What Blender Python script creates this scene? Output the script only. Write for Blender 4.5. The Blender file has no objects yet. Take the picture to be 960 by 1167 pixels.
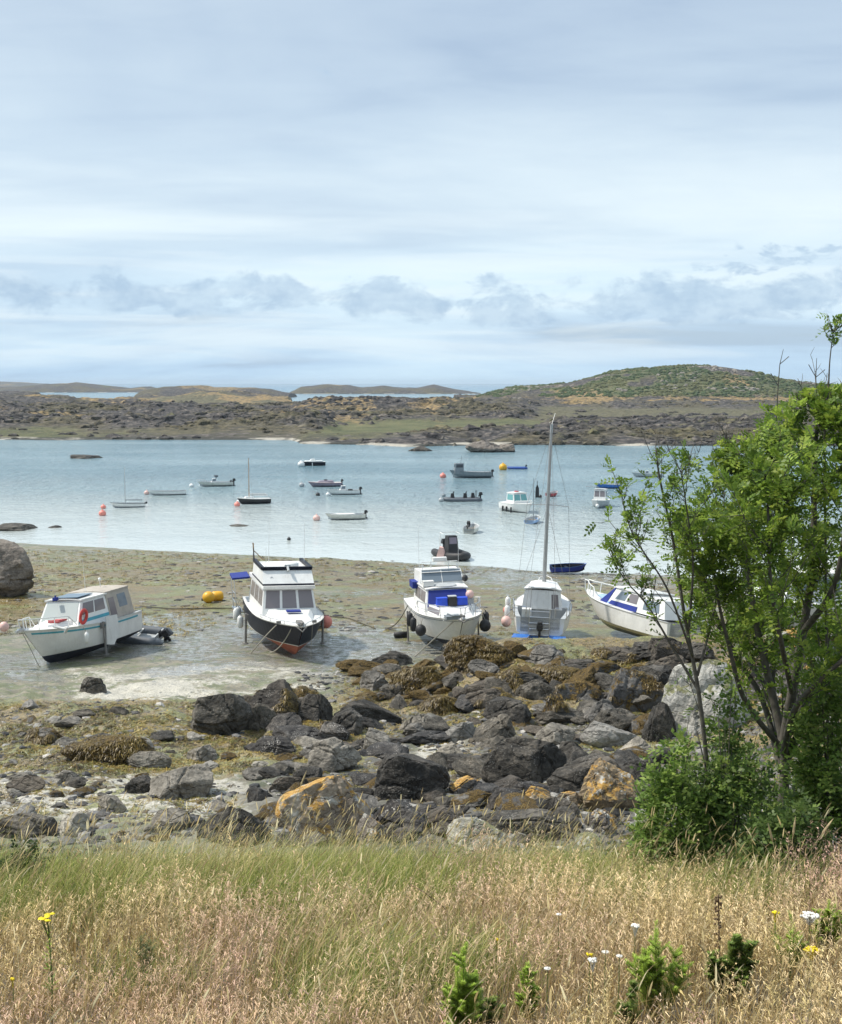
import bpy, math, random
import numpy as np
from mathutils import Vector, Matrix
R = math.radians
scn = bpy.context.scene
COL = scn.collection

# ------------------------------------------------------------------ camera, light, exposure
CAM = (0.0, 0.0, 11.0)
PITCH = math.atan(146.5/1500)
FPX = 1500.0
cam_d = bpy.data.cameras.new('camera'); cam = bpy.data.objects.new('camera', cam_d); COL.objects.link(cam)
cam.location = CAM; cam.rotation_euler = (math.pi/2-PITCH, 0, 0)
cam_d.sensor_fit = 'VERTICAL'; cam_d.sensor_height = 24; cam_d.lens = FPX/1167*24
cam_d.clip_start = 0.1; cam_d.clip_end = 60000
scn.camera = cam
scn.view_settings.view_transform = 'Standard'; scn.view_settings.look = 'None'
scn.view_settings.exposure = 0.38; scn.view_settings.gamma = 1.0
scn.cycles.max_bounces = 6; scn.cycles.transparent_max_bounces = 12
scn.cycles.diffuse_bounces = 2; scn.cycles.glossy_bounces = 2; scn.cycles.transmission_bounces = 3
scn.cycles.caustics_reflective = False; scn.cycles.caustics_refractive = False

SUN_EL, SUN_AZ = 54.0, -78.0      # azimuth from +Y (view direction), negative = to the left
sun_d = bpy.data.lights.new('sun', 'SUN'); sun = bpy.data.objects.new('sun', sun_d); COL.objects.link(sun)
sun_d.energy = 3.8; sun_d.angle = R(3.0); sun_d.color = (1.0, 0.94, 0.84)
_d = Vector((math.sin(R(SUN_AZ))*math.cos(R(SUN_EL)), math.cos(R(SUN_AZ))*math.cos(R(SUN_EL)), math.sin(R(SUN_EL))))
sun.rotation_euler = (-_d).to_track_quat('-Z', 'Y').to_euler()

# ------------------------------------------------------------------ node helper
class NT:
    def __init__(s, nt): s.nt = nt
    def n(s, typ, props=None, **ins):
        nd = s.nt.nodes.new(typ)
        for k, v in (props or {}).items(): setattr(nd, k, v)
        for k, v in ins.items():
            key = int(k[1:]) if k[0] == 'i' and k[1:].isdigit() else k.replace('_', ' ')
            sk = nd.inputs[key]
            if isinstance(v, bpy.types.NodeSocket): s.nt.links.new(v, sk)
            elif isinstance(v, bpy.types.Node): s.nt.links.new(v.outputs[0], sk)
            else:
                if isinstance(v, (tuple, list)) and len(v) == 3 and sk.type == 'RGBA': v = (*v, 1)
                sk.default_value = v
        return nd
    def noise(s, vec, scale, detail=4, rough=.55, dist=0): 
        return s.n('ShaderNodeTexNoise', Vector=vec, Scale=scale, Detail=detail, Roughness=rough, Distortion=dist).outputs['Fac']
    def ramp(s, fac, *stops):
        nd = s.n('ShaderNodeValToRGB', Fac=fac); e = nd.color_ramp.elements
        while len(e) < len(stops): e.new(.5)
        for el, (p, c) in zip(e, stops):
            el.position = p; el.color = (*c, 1) if isinstance(c, (tuple, list)) else (c, c, c, 1)
        return nd.outputs[0]
    def mix(s, f, a, b, mode='MIX'):
        nd = s.n('ShaderNodeMix', {'data_type': 'RGBA', 'blend_type': mode})
        for idx, v in ((0, f), (6, a), (7, b)):
            if isinstance(v, bpy.types.NodeSocket): s.nt.links.new(v, nd.inputs[idx])
            else: nd.inputs[idx].default_value = (*v, 1) if isinstance(v, (tuple, list)) and len(v) == 3 else v
        return nd.outputs[2]
    def math(s, op, a, b=0.0, clamp=False):
        return s.n('ShaderNodeMath', {'operation': op, 'use_clamp': clamp}, i0=a, i1=b).outputs[0]
    def mapr(s, v, a, b, c=0.0, d=1.0):
        return s.n('ShaderNodeMapRange', {'interpolation_type': 'SMOOTHSTEP'}, Value=v, i1=a, i2=b, i3=c, i4=d).outputs[0]
    def scale(s, vec, sc, rot=(0, 0, 0)):
        return s.n('ShaderNodeMapping', Vector=vec, Scale=sc, Rotation=rot).outputs[0]
    def bump(s, h, strength, dist, normal=None):
        nd = s.n('ShaderNodeBump', Height=h, Strength=strength, Distance=dist)
        if normal is not None: s.nt.links.new(normal, nd.inputs['Normal'])
        return nd.outputs[0]

def new_mat(name):
    m = bpy.data.materials.new(name); m.use_nodes = True
    nt = m.node_tree; b = nt.nodes['Principled BSDF']
    return m, NT(nt), b
def setp(t, b, **kw):
    for k, v in kw.items():
        sk = b.inputs[k.replace('_', ' ')]
        if isinstance(v, bpy.types.NodeSocket): t.nt.links.new(v, sk)
        else: sk.default_value = (*v, 1) if isinstance(v, (tuple, list)) and len(v) == 3 and sk.type == 'RGBA' else v

# ------------------------------------------------------------------ world: hazy sky with thin cloud sheet and low cumulus
w = bpy.data.worlds.new('World'); scn.world = w; w.use_nodes = True
t = NT(w.node_tree); bg = w.node_tree.nodes['Background']; out = w.node_tree.nodes['World Output']
sky = t.n('ShaderNodeTexSky', {'sky_type': 'NISHITA', 'sun_disc': False, 'sun_elevation': R(SUN_EL), 'sun_rotation': R(SUN_AZ),
                              'air_density': 1.0, 'dust_density': 2.0, 'ozone_density': 1.5})
t.nt.links.new(sky.outputs[0], bg.inputs[0]); bg.inputs[1].default_value = 0.10
g = t.n('ShaderNodeTexCoord').outputs['Generated']
sx = t.n('ShaderNodeSeparateXYZ', Vector=g)
el = t.math('MAXIMUM', sx.outputs[2], 0.0)
den = t.math('ADD', el, 0.13)
px = t.math('DIVIDE', sx.outputs[0], den); py = t.math('DIVIDE', sx.outputs[1], den)
pl = t.n('ShaderNodeCombineXYZ', X=px, Y=py, Z=0.0).outputs[0]
# high soft sheet
n1 = t.noise(t.scale(pl, (.46, .70, 1), (0, 0, R(-22))), 1.0, 7, .50, .7)
n2 = t.noise(t.scale(pl, (1.5, 3.2, 1), (0, 0, R(-24))), 1.5, 6, .6, .5)
nn = t.math('ADD', t.math('MULTIPLY', n1, .86), t.math('MULTIPLY', n2, .14))
sheet = t.ramp(nn, (.36, (.43, .53, .65)), (.46, (.50, .60, .70)), (.54, (.57, .665, .745)), (.64, (.63, .72, .775)))
band = t.ramp(el, (0.0, (.86, 1.0, 1.10)), (.035, (.95, 1.03, 1.07)), (.075, (.97, 1.04, 1.07)), (.12, (1.10, 1.10, 1.07)), (.165, (1.0, 1.02, 1.02)), (.26, (.84, .87, .91)), (.6, (.9, .92, .95)), (1.0, (1.05, 1.04, 1.02)))
cl = t.mix(1.0, sheet, band, 'MULTIPLY')
az = t.math('ARCTAN2', sx.outputs[0], sx.outputs[1])
# thin low layers
ce3 = t.n('ShaderNodeCombineXYZ', X=t.math('MULTIPLY', az, 5.0), Y=t.math('MULTIPLY', el, 55.0), Z=1.0).outputs[0]
c3 = t.noise(ce3, 1.0, 5, .55, .4)
lay = t.math('MULTIPLY', t.mapr(c3, .44, .62), t.ramp(el, (.004, 0.0), (.02, .5), (.05, .7), (.09, .5), (.13, .2), (.2, 0.0)), True)
cl = t.mix(t.math('MULTIPLY', lay, .7), cl, (.71, .79, .83))
# low cumulus row
ce = t.n('ShaderNodeCombineXYZ', X=t.math('MULTIPLY', az, 19.0), Y=t.math('MULTIPLY', el, 34.0), Z=7.3).outputs[0]
c1 = t.noise(ce, 1.0, 7, .60, .35)
row = t.ramp(el, (.036, 0.0), (.048, .85), (.060, 1.0), (.074, .80), (.084, .35), (.094, 0.0))
mask = t.mapr(t.math('ADD', c1, t.math('MULTIPLY', row, .31)), .69, .83)
row2 = t.ramp(el, (.070, 0.0), (.084, 1.0), (.098, .6), (.11, 0.0))
m2_ = t.mapr(t.math('ADD', t.noise(ce, 1.6, 6, .6, .3), t.math('MULTIPLY', t.math('MULTIPLY', row2, t.mapr(az, .17, .26)), .32)), .74, .84)
mask = t.math('MAXIMUM', mask, m2_)
c2 = t.noise(ce, 2.4, 5, .6)
dark = t.ramp(c2, (.35, (.34, .47, .62)), (.62, (.47, .60, .72)))
cl = t.mix(t.math('MULTIPLY', mask, .85), cl, dark)
bg2 = t.n('ShaderNodeBackground', Color=cl, Strength=1.0)
cover = t.mapr(nn, .30, .44, .80, 1.0)
mx = t.n('ShaderNodeMixShader', i0=t.math('MULTIPLY', cover, .93)); t.nt.links.new(bg.outputs[0], mx.inputs[1]); t.nt.links.new(bg2.outputs[0], mx.inputs[2])
t.nt.links.new(mx.outputs[0], out.inputs['Surface'])

# ------------------------------------------------------------------ numpy noise
_rs = np.random.RandomState(7)
_perm = _rs.permutation(4096).astype(np.int64)
def _h(ix, iy, iz):
    return _perm[(_perm[(_perm[ix & 4095] + iy) & 4095] + iz) & 4095] / 4095.0
def vn(x, y, z=0.0):
    x = np.asarray(x, float); y = np.asarray(y, float); z = np.zeros_like(x)+z
    ix = np.floor(x).astype(np.int64); iy = np.floor(y).astype(np.int64); iz = np.floor(z).astype(np.int64)
    fx = x-ix; fy = y-iy; fz = z-iz
    fx = fx*fx*(3-2*fx); fy = fy*fy*(3-2*fy); fz = fz*fz*(3-2*fz)
    r = 0
    for a in (0, 1):
        for b in (0, 1):
            for c in (0, 1):
                r = r + _h(ix+a, iy+b, iz+c)*(fx if a else 1-fx)*(fy if b else 1-fy)*(fz if c else 1-fz)
    return r*2-1
def fbm(x, y, z=0.0, o=4, g=.5, ridged=False):
    s = 0; a = 1; tot = 0; f = 1
    for k in range(o):
        n = vn(x*f+17.3*k, y*f-9.1*k, z*f+3.7*k)
        if ridged: n = 1-2*np.abs(n)
        s = s+a*n; tot += a; a *= g; f *= 2.03
    return s/tot
def sstep(x, a, b):
    q = np.clip((x-a)/(b-a), 0, 1); return q*q*(3-2*q)

# ------------------------------------------------------------------ pixel helpers (960x1167 frame of the photograph)
cP, sP = math.cos(PITCH), math.sin(PITCH)
def ray(u, v):
    dx = (u-480)/FPX; dy = (583.5-v)/FPX
    return np.array((dx, cP+dy*sP, -sP+dy*cP))
def at_z(u, v, z):
    d = ray(u, v); k = (z-CAM[2])/d[2]; return Vector((d[0]*k, d[1]*k, z))
def at_y(u, v, y):
    d = ray(u, v); k = y/d[1]; return Vector((d[0]*k, y, CAM[2]+d[2]*k))
def project(x, y, z):
    zz = z-CAM[2]; f = y*cP-zz*sP; up = y*sP+zz*cP
    f = np.where(np.abs(f) < .01, .01, f)
    return 480+FPX*x/f, 583.5-FPX*up/f

# ------------------------------------------------------------------ the ground
_PY = [-40, -10, 0, 9, 10.6, 13, 16, 20, 25, 31, 38, 44, 50, 60, 75, 80, 90, 120, 200, 400]
_PZ = [10.2, 9.8, 9.3, 7.42, 6.95, 5.7, 4.65, 3.9, 3.1, 2.25, 1.55, 1.1, .88, .55, .14, 0.0, -.45, -1.8, -4, -6]
def H0(x, y):
    x = np.asarray(x, float); y = np.asarray(y, float)
    wv = sstep(y, 45, 70); yy = y+wv*.38*np.clip(x, -70, 60)
    z = np.interp(yy, _PY, _PZ)
    z = (z+np.interp(yy-.8, _PY, _PZ)+np.interp(yy+.8, _PY, _PZ))/3
    # the rock heap that hides the feet of the right-hand boats
    z = z+1.62*np.exp(-((y-40.8)/4.2)**2)*sstep(x, -1.2, 3.2)
    z = z+.55*np.exp(-((y-33)/4.5)**2)*sstep(x, 5, 9)
    # weedy mounds on the left
    z = z+.35*np.exp(-((y-34)/3.0)**2)*np.exp(-((x+7.5)/2.4)**2)
    return z
def H(x, y):
    x = np.asarray(x, float); y = np.asarray(y, float)
    z = H0(x, y)
    rough = sstep(y, 11, 16)*(1-sstep(y, 41, 47))
    z = z+rough*(.30*fbm(x*.42, y*.42, 1.5, 4)+.10*fbm(x*1.7, y*1.7, 4.5, 3, ridged=True)+.03*fbm(x*6, y*6, 2.5, 2))
    lump = sstep(y, 27.5, 30)*(1-sstep(y, 39.5, 41.5))
    z = z+lump*(.20*np.clip(fbm(x*1.5, y*1.1, 6.5, 3)+.15, 0, 1)+.06*fbm(x*4, y*4, 9.5, 2))
    flat = sstep(y, 41, 47)
    z = z+flat*(.05*fbm(x*.28, y*.28, 7.5, 3)+.022*fbm(x*1.6, y*1.6, 8.5, 3))*(1-.6*sstep(y, 70, 85))
    mead = 1-sstep(y, 9.5, 12)
    z = z+mead*(.10*fbm(x*.5, y*.5, 3.5, 3)+.03*fbm(x*2.4, y*2.4, 5.5, 2))
    return z
def hz(x, y): return float(H(np.array([x]), np.array([y]))[0])
def hit(u, v, lo=3.0, hi=120.0, dz=0.0):
    d = ray(u, v); ys = np.linspace(lo, hi, 1800); k = ys/d[1]
    xs = d[0]*k; zs = CAM[2]+d[2]*k
    below = zs < H(xs, ys)+dz
    i = int(np.argmax(below)) if below.any() else len(ys)-1
    return Vector((xs[i], ys[i], H(xs[i:i+1], ys[i:i+1])[0]))

def mesh_np(name, V, F, mats, attr=None, smooth=False, midx=None, parent=None, link=True):
    """V (n,3), F (m,k) array of equal-size faces or list of such arrays"""
    me = bpy.data.meshes.new(name)
    Fs = F if isinstance(F, list) else [F]
    V = np.ascontiguousarray(V, dtype=np.float32)
    me.vertices.add(len(V)); me.vertices.foreach_set('co', V.ravel())
    nl = sum(f.size for f in Fs); nf = sum(len(f) for f in Fs)
    me.loops.add(nl); me.polygons.add(nf)
    me.loops.foreach_set('vertex_index', np.concatenate([f.ravel() for f in Fs]).astype(np.int32))
    cnt = np.concatenate([np.full(len(f), f.shape[1]) for f in Fs]).astype(np.int32)
    me.polygons.foreach_set('loop_start', np.concatenate([[0], np.cumsum(cnt)[:-1]]).astype(np.int32))
    me.polygons.foreach_set('loop_total', cnt)
    if midx is not None: me.polygons.foreach_set('material_index', np.asarray(midx, np.int32))
    me.polygons.foreach_set('use_smooth', np.full(nf, smooth))
    me.update(calc_edges=True)
    for m in (mats if isinstance(mats, (list, tuple)) else [mats]): me.materials.append(m)
    for an, arr in (attr or {}).items():
        a = me.color_attributes.new(an, 'FLOAT_COLOR', 'POINT')
        c = np.ones((len(V), 4), np.float32); c[:, :arr.shape[1]] = arr; a.data.foreach_set('color', c.ravel())
    ob = bpy.data.objects.new(name, me)
    if link: COL.objects.link(ob)
    if parent is not None: ob.parent = parent
    return ob
def grid_faces(nr, nc):
    i = np.arange(nr-1)[:, None]*nc+np.arange(nc-1)[None]
    i = i.ravel(); return np.stack([i, i+1, i+nc+1, i+nc], 1)
def tag(o, label=None, cat=None, group=None, kind=None):
    if label: o['label'] = label
    if cat: o['category'] = cat
    if group: o['group'] = group
    if kind: o['kind'] = kind
    return o

# ground sheet: one grid, finer where the camera looks
ys = np.concatenate([np.linspace(-40, 2, 16, endpoint=False), np.linspace(2, 14, 120, endpoint=False), np.linspace(14, 48, 330, endpoint=False),
                     np.linspace(48, 100, 260, endpoint=False), np.linspace(100, 260, 14)])
ss = np.linspace(-1, 1, 460)
YY, SS = np.meshgrid(ys, ss, indexing='ij'); XX = SS*(np.maximum(YY, 0)*.42+9+np.where(YY > 100, (YY-100)*1.2, 0)+np.where(YY < 2, (2-YY)*1.0, 0))
ZZ = H(XX, YY)
U, Vv = project(XX, YY, ZZ)
U = U+(70*fbm(XX*.25, YY*.12, 31.5, 4)+18*fbm(XX*1.2, YY*.8, 33.5, 3)); Vv = Vv+(14*fbm(XX*.22, YY*.12, 32.5, 4)+5*fbm(XX*.9, YY*.9, 34.5, 3))*np.clip(50/np.maximum(YY, 10), .5, 1.6)
nA = fbm(XX*.35, YY*.35, 11.5, 4); nB = fbm(XX*1.1, YY*1.1, 12.5, 4); nC = fbm(XX*.16, YY*.16, 13.5, 3)
def reg(u0, u1, v0, v1, su=25, sv=8):   # soft patch of ground
    su *= 2.2; sv *= 1.7
    return sstep(U, u0-su, u0+su)*(1-sstep(U, u1-su, u1+su))*sstep(Vv, v0-sv, v0+sv)*(1-sstep(Vv, v1-sv, v1+sv))
near = (YY > 3)
weed = .95*reg(-300, 420, 802, 884)+1.15*reg(-300, 480, 636, 668, 30, 6)+.8*reg(-300, 480, 664, 706)+.6*reg(540, 1300, 730, 800, 20, 8)
weed += .85*reg(480, 1300, 660, 735)+.5*reg(330, 520, 690, 730)+.9*reg(380, 560, 764, 800, 15, 6)+.5*reg(-300, 330, 884, 950)+.35*reg(380, 1300, 800, 880)
weed += .8*reg(60, 420, 793, 806, 40, 4)
wet = .95*reg(-300, 55, 742, 785, 12, 6)+.8*reg(130, 290, 694, 764, 30, 10)+.85*reg(335, 500, 716, 776, 20, 8)+1.0*reg(370, 900, 636, 700, 40, 8)+.8*reg(450, 1300, 700, 745)
wet += .3*reg(300, 480, 700, 722)+.2*reg(140, 480, 690, 730)
wet = wet*.80
sand = .9*reg(-300, 340, 884, 935)+1.0*reg(495, 560, 850, 892, 10, 6)+.8*reg(60, 340, 758, 800)+.3*reg(300, 700, 820, 960)
weed = np.clip(weed*.95+(.8*nA+.7*nB)*np.clip(weed*3, 0, 1), 0, 1)*near
wet = np.clip(wet*1.05+(.9*nB+.9*nA)*np.clip(wet*3, 0, 1), 0, 1)*near
wet = np.minimum(wet, .62)
weed = np.where(YY > 45, np.minimum(weed, .92), weed)
sand = np.clip(sand*.95+(.9*nB+.9*nA)*np.clip(sand*3, 0, 1), 0, 1)*near
ZZ = ZZ+.05*weed*np.clip(fbm(XX*3, YY*3, 21.5, 3)+.3, 0, 1)*(YY > 14)
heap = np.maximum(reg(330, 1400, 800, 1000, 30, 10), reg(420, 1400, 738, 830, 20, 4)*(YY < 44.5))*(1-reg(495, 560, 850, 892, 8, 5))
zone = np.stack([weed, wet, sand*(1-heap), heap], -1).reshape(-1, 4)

m, t, b = new_mat('beach'); 
pos = t.n('ShaderNodeNewGeometry').outputs['Position']
vcn = t.n('ShaderNodeVertexColor', {'layer_name': 'zone'})
zn = t.n('ShaderNodeSeparateColor', Color=vcn.outputs[0])
n_a = t.noise(pos, .8, 6, .6); n_b = t.noise(pos, 5.0, 5, .65); n_c = t.noise(pos, 24.0, 3, .6)
sandc = t.ramp(n_a, (.3, (.13, .115, .07)), (.5, (.20, .175, .11)), (.7, (.28, .245, .165)))
sandc = t.mix(t.mapr(n_b, .52, .62), sandc, (.10, .10, .07))
sandc = t.mix(t.mapr(t.noise(pos, 1.3, 6, .65), .46, .57), sandc, (.115, .13, .045))
palec = t.ramp(n_c, (.35, (.30, .28, .22)), (.6, (.55, .52, .44)))
c = t.mix(t.mapr(t.math('ADD', zn.outputs[2], t.math('MULTIPLY', t.math('SUBTRACT', n_b, .5), 1.4)), .35, .7), sandc, palec)
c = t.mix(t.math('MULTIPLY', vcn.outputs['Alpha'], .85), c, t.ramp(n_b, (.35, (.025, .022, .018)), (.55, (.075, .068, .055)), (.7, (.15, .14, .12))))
vor = t.n('ShaderNodeTexVoronoi', Vector=pos, Scale=9.0)

peb = t.math('MULTIPLY', t.mapr(vor.outputs['Distance'], .42, .2), t.mapr(t.noise(pos, .45, 4, .6), .42, .6), True)
pebc = t.ramp(t.n('ShaderNodeSeparateColor', Color=vor.outputs['Color']).outputs[0], (.1, (.05, .05, .05)), (.5, (.16, .15, .14)), (.9, (.42, .40, .36)))
c = t.mix(t.math('MULTIPLY', peb, .8), c, pebc)
wetf = t.mapr(t.math('ADD', zn.outputs[1], t.math('MULTIPLY', t.math('SUBTRACT', t.noise(t.scale(pos, (.8, 1.3, 1)), 3.4, 8, .80), .5), 4.6)), .42, .60)
c = t.mix(t.math('MULTIPLY', wetf, .65), c, (.34, .34, .32))  # wet film painted paler, standing in for bright sky reflected in it
weedf = t.mapr(t.math('ADD', zn.outputs[0], t.math('MULTIPLY', t.math('SUBTRACT', t.noise(pos, 3.2, 6, .7), .5), 1.9)), .46, .62)
wc = t.ramp(n_c, (.3, (.018, .014, .006)), (.46, (.075, .055, .014)), (.60, (.16, .12, .03)), (.8, (.27, .21, .06)))
wc = t.mix(t.mapr(t.noise(pos, .6, 3, .5), .45, .6), wc, t.ramp(n_c, (.3, (.03, .035, .01)), (.6, (.13, .14, .035)), (.8, (.23, .24, .06))))
c = t.mix(weedf, c, t.mix(1.0, wc, (1.65, 1.50, 1.15), 'MULTIPLY'))
# soil under the meadow
spy = t.n('ShaderNodeSeparateXYZ', Vector=pos)
soil = t.mapr(spy.outputs[1], 12.0, 9.8)
c = t.mix(soil, c, t.ramp(n_b, (.35, (.045, .035, .018)), (.65, (.13, .10, .05))))
# dark wet rim below the tide edge
rg = t.mix(wetf, (.75,)*3, (.06,)*3); rg = t.mix(weedf, rg, (.5,)*3)
damp = t.mapr(t.noise(pos, .35, 3, .5), .4, .6, .55, .9)
hb = t.math('ADD', t.math('MULTIPLY', n_b, .5), t.math('MULTIPLY', n_c, .5))
hgt = t.math('MULTIPLY', hb, t.mapr(wetf, 0, 1, 1.0, .30))
damp2 = t.mapr(t.noise(t.scale(pos, (.5, 1.4, 1)), .8, 6, .65), .40, .58)
rg = t.mix(t.math('MULTIPLY', damp2, t.mapr(spy.outputs[1], 40, 46, 0, .65)), rg, (.22,)*3)
setp(t, b, Base_Color=c, Roughness=rg, Normal=t.bump(hgt, .9, .09)); b.inputs['Specular IOR Level'].default_value = 1.0; b.inputs['IOR'].default_value = 1.62
m_beach = m
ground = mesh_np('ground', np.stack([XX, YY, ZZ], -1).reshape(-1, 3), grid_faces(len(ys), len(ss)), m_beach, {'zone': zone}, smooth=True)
tag(ground, kind='structure')

# ------------------------------------------------------------------ sea
m, t, b = new_mat('sea_water')
pos = t.n('ShaderNodeNewGeometry').outputs['Position']
sp = t.n('ShaderNodeSeparateXYZ', Vector=pos)
yy = t.math('ADD', sp.outputs[1], t.math('MULTIPLY', t.n('ShaderNodeClamp', Value=sp.outputs[0], Min=-70, Max=60).outputs[0], .38))
big = t.noise(t.scale(pos, (.02, .05, 1)), 1.0, 4, .55)
deep = t.ramp(big, (.38, (.12, .215, .26)), (.62, (.22, .325, .365)))
shal = t.mapr(t.math('ADD', yy, t.math('MULTIPLY', t.math('SUBTRACT', big, .5), 60)), 78, 150)
c = t.mix(shal, (.50, .545, .53), deep)
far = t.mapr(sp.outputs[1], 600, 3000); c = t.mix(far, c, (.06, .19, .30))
wn = t.noise(t.scale(pos, (.62, .34, 1), (0, 0, R(8))), 1.0, 5, .68, .2)
wn2 = t.noise(t.scale(pos, (.05, .11, 1), (0, 0, R(4))), 1.0, 4, .6)
wn3 = t.noise(t.scale(pos, (1.2, 1.6, 1)), 1.6, 3, .6)
hh = t.math('ADD', t.math('ADD', wn, t.math('MULTIPLY', wn2, 1.2)), t.math('MULTIPLY', wn3, .25))
bs = t.mapr(yy, 80, 125, .12, 1.0)
bn = t.n('ShaderNodeBump', Height=hh, Strength=bs, Distance=1.1)
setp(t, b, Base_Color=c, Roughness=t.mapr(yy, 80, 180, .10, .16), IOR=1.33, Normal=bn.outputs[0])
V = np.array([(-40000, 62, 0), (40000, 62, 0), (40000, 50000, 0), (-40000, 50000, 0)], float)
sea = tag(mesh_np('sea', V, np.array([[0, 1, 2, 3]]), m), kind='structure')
# ------------------------------------------------------------------ far shore, hill, islands
def near_u(x, y): return 480+FPX*x/y
_hu = [-400, 500, 545, 580, 620, 655, 680, 705, 730, 755, 780, 805, 830, 855, 880, 910, 940, 1000, 1100, 1300, 1600]
_hv = [470, 462, 450, 443, 440, 437, 431, 424.5, 421, 419, 418, 417.5, 421, 425, 432, 436, 439, 441, 446, 452, 460]
_su = [-600, 0, 180, 330, 345, 430, 470, 520, 560, 860, 1600]
_sy = [262, 262, 262, 258, 243, 238, 230, 236, 238, 237, 234]
def far_fields(x, y):
    u = near_u(x, y)+16*fbm(x*.03, y*.03, 71.5, 3); v = 437+11*1500/y
    j = 5*fbm(x*.022, y*.010, 51.5, 4); vv = v+j
    s = y-np.interp(u, _su, _sy)+7*fbm(x*.05, y*.05, 52.5, 4)
    def rg(u0, u1, v0, v1, su=20, sv=2.5):
        return sstep(u, u0-su, u0+su)*(1-sstep(u, u1-su, u1+su))*sstep(vv, v0-sv, v0+sv)*(1-sstep(vv, v1-sv, v1+sv))
    green = .95*rg(150, 345, 461, 468)+.9*rg(-300, 480, 490, 504)+1.0*rg(375, 900, 483, 497)+.7*rg(620, 900, 455, 466)+.6*rg(500, 700, 466, 476)+.3
    green = np.clip(green*.42+.7*fbm(x*.06, y*.03, 53.5, 4), 0, 1)
    rock = 1-.9*rg(150, 345, 461, 469)-.95*rg(375, 620, 485, 496)-.75*rg(600, 900, 470, 487)-.6*rg(-300, 480, 494, 505)
    rock = np.clip(rock+.25*fbm(x*.04, y*.02, 54.5, 3), 0, 1)
    return u, v, vv, s, green, rock, rg
def far_h(x, y):
    u, v, vv, s, green, rock, rg = far_fields(x, y)
    base = np.interp(s, [-30, 0, 12, 60, 200, 400], [-1.2, 0.02, .55, 1.1, 1.4, 1.6])
    rid = fbm(x*.11, y*.11, 55.5, 5, .55, True)*.5+.5
    amp = np.interp(s, [0, 6, 40, 220], [.5, 1.6, 2.6, 3.0])
    lg = fbm(x*.018, y*.05, 59.5, 4, .55, True)*.5+.5
    amp = amp*(.45+1.1*sstep(lg, .35, .7))
    z = base+np.where(s > -4, rock*rid**1.5*amp*(.7+.6*fbm(x*.03, y*.03, 56.5, 3)), 0)
    # left orange ridge and outcrops
    z = z+4.2*np.exp(-((y-650)/45)**2)*sstep(u, 110, 240)*(1-sstep(u, 270, 350))*(.75+.5*fbm(x*.05, y*.05, 57.5, 5, .6, True))
    z = z+2.2*np.exp(-((y-560)/40)**2)*(1-sstep(u, 60, 110))
    z = z+2.3*np.exp(-((y-430)/25)**2)*sstep(u, 330, 380)*(1-sstep(u, 500, 560))*(.7+.6*rid)
    z = z+1.2*np.exp(-((y-400)/30)**2)*(1-sstep(u, 200, 330))
    # hill
    crest = 11+(437-np.interp(u, _hu, _hv))/1500*640
    hp = np.exp(-(np.abs((y-640)/58))**2.4)
    hill = np.clip(crest, 0, None)*hp*sstep(u, 500, 560)
    z = np.where(hill > .4, np.maximum(z, hill*(1+.035*fbm(x*.09, y*.09, 58.5, 4))+ .6*rid*(hill > 2)), z)
    # pools of tide water left behind the first rocks on the right
    pool = rg(705, 850, 485.5, 489.5, 8, 1)+rg(760, 860, 480.5, 482, 8, .8)+rg(-300, 95, 447, 450.5, 10, 1)
    z = z*(1-pool)-.25*pool
    # back edge drops into the sea
    back = np.where(u < 520, np.interp(u, [-600, 60, 110, 170, 330, 345, 380, 520], [640, 640, 640, 760, 760, 520, 480, 500]), 900)
    z = z-sstep(y, back-12, back+25)*(z+2)
    return z, green, rock, hill, rid
ya = 218*np.exp(np.linspace(0, math.log(960/218), 330)); aa = np.linspace(-.62, .72, 620)
YF, AF = np.meshgrid(ya, aa, indexing='ij'); XF = AF*YF
ZF, GF, RF, HF, RID = far_h(XF, YF)
UF, VF = project(XF, YF, ZF)
orange = .55*sstep(fbm(XF*.03, YF*.012, 65.5, 4), .12, .3)*(YF > 300)+sstep(YF, 520, 560)*(1-sstep(UF, 335, 360))*sstep(fbm(XF*.06, YF*.03, 63.5, 4), -.25, .15)*.8+.75*(HF > .5)*(1-sstep(ZF, 3.0, 9))*sstep(ZF, 1.5, 3)*sstep(fbm(XF*.07, YF*.05, 64.5, 3), -.3, .15)+.75*(HF > 2)*sstep(UF, 800, 840)*(1-sstep(UF, 860, 900))*sstep(fbm(XF*.05, YF*.05, 60.5, 3), -.3, .3)
gh = (HF > 3)*sstep(fbm(XF*.06, YF*.045, 61.5, 4), -.35, .05)*sstep(ZF, 4, 7.5)
tint = np.stack([np.clip(np.where(HF > 3, gh, GF*(1-RF*sstep(RID, .25, .55))*(1-.9*sstep(YF, 500, 540))), 0, 1), np.clip(orange, 0, 1), np.clip(RF*sstep(RID, .15, .5), 0, 1)], -1).reshape(-1, 3)
m, t, b = new_mat('far_land')
pos = t.n('ShaderNodeNewGeometry').outputs['Position']
zn = t.n('ShaderNodeSeparateColor', Color=t.n('ShaderNodeVertexColor', {'layer_name': 'tint'}).outputs[0])
na = t.noise(pos, .09, 5, .6); nb = t.noise(pos, .6, 5, .65)
nz = t.n('ShaderNodeSeparateXYZ', Vector=pos).outputs[2]
basec = t.ramp(nb, (.32, (.035, .032, .018)), (.48, (.085, .078, .036)), (.62, (.17, .15, .085)))
rockc = t.ramp(nb, (.36, (.010, .009, .009)), (.47, (.034, .029, .028)), (.57, (.09, .078, .07)), (.7, (.24, .205, .165)))
greenc = t.ramp(na, (.3, (.045, .055, .02)), (.5, (.085, .095, .035)), (.7, (.15, .145, .06)))
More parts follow.
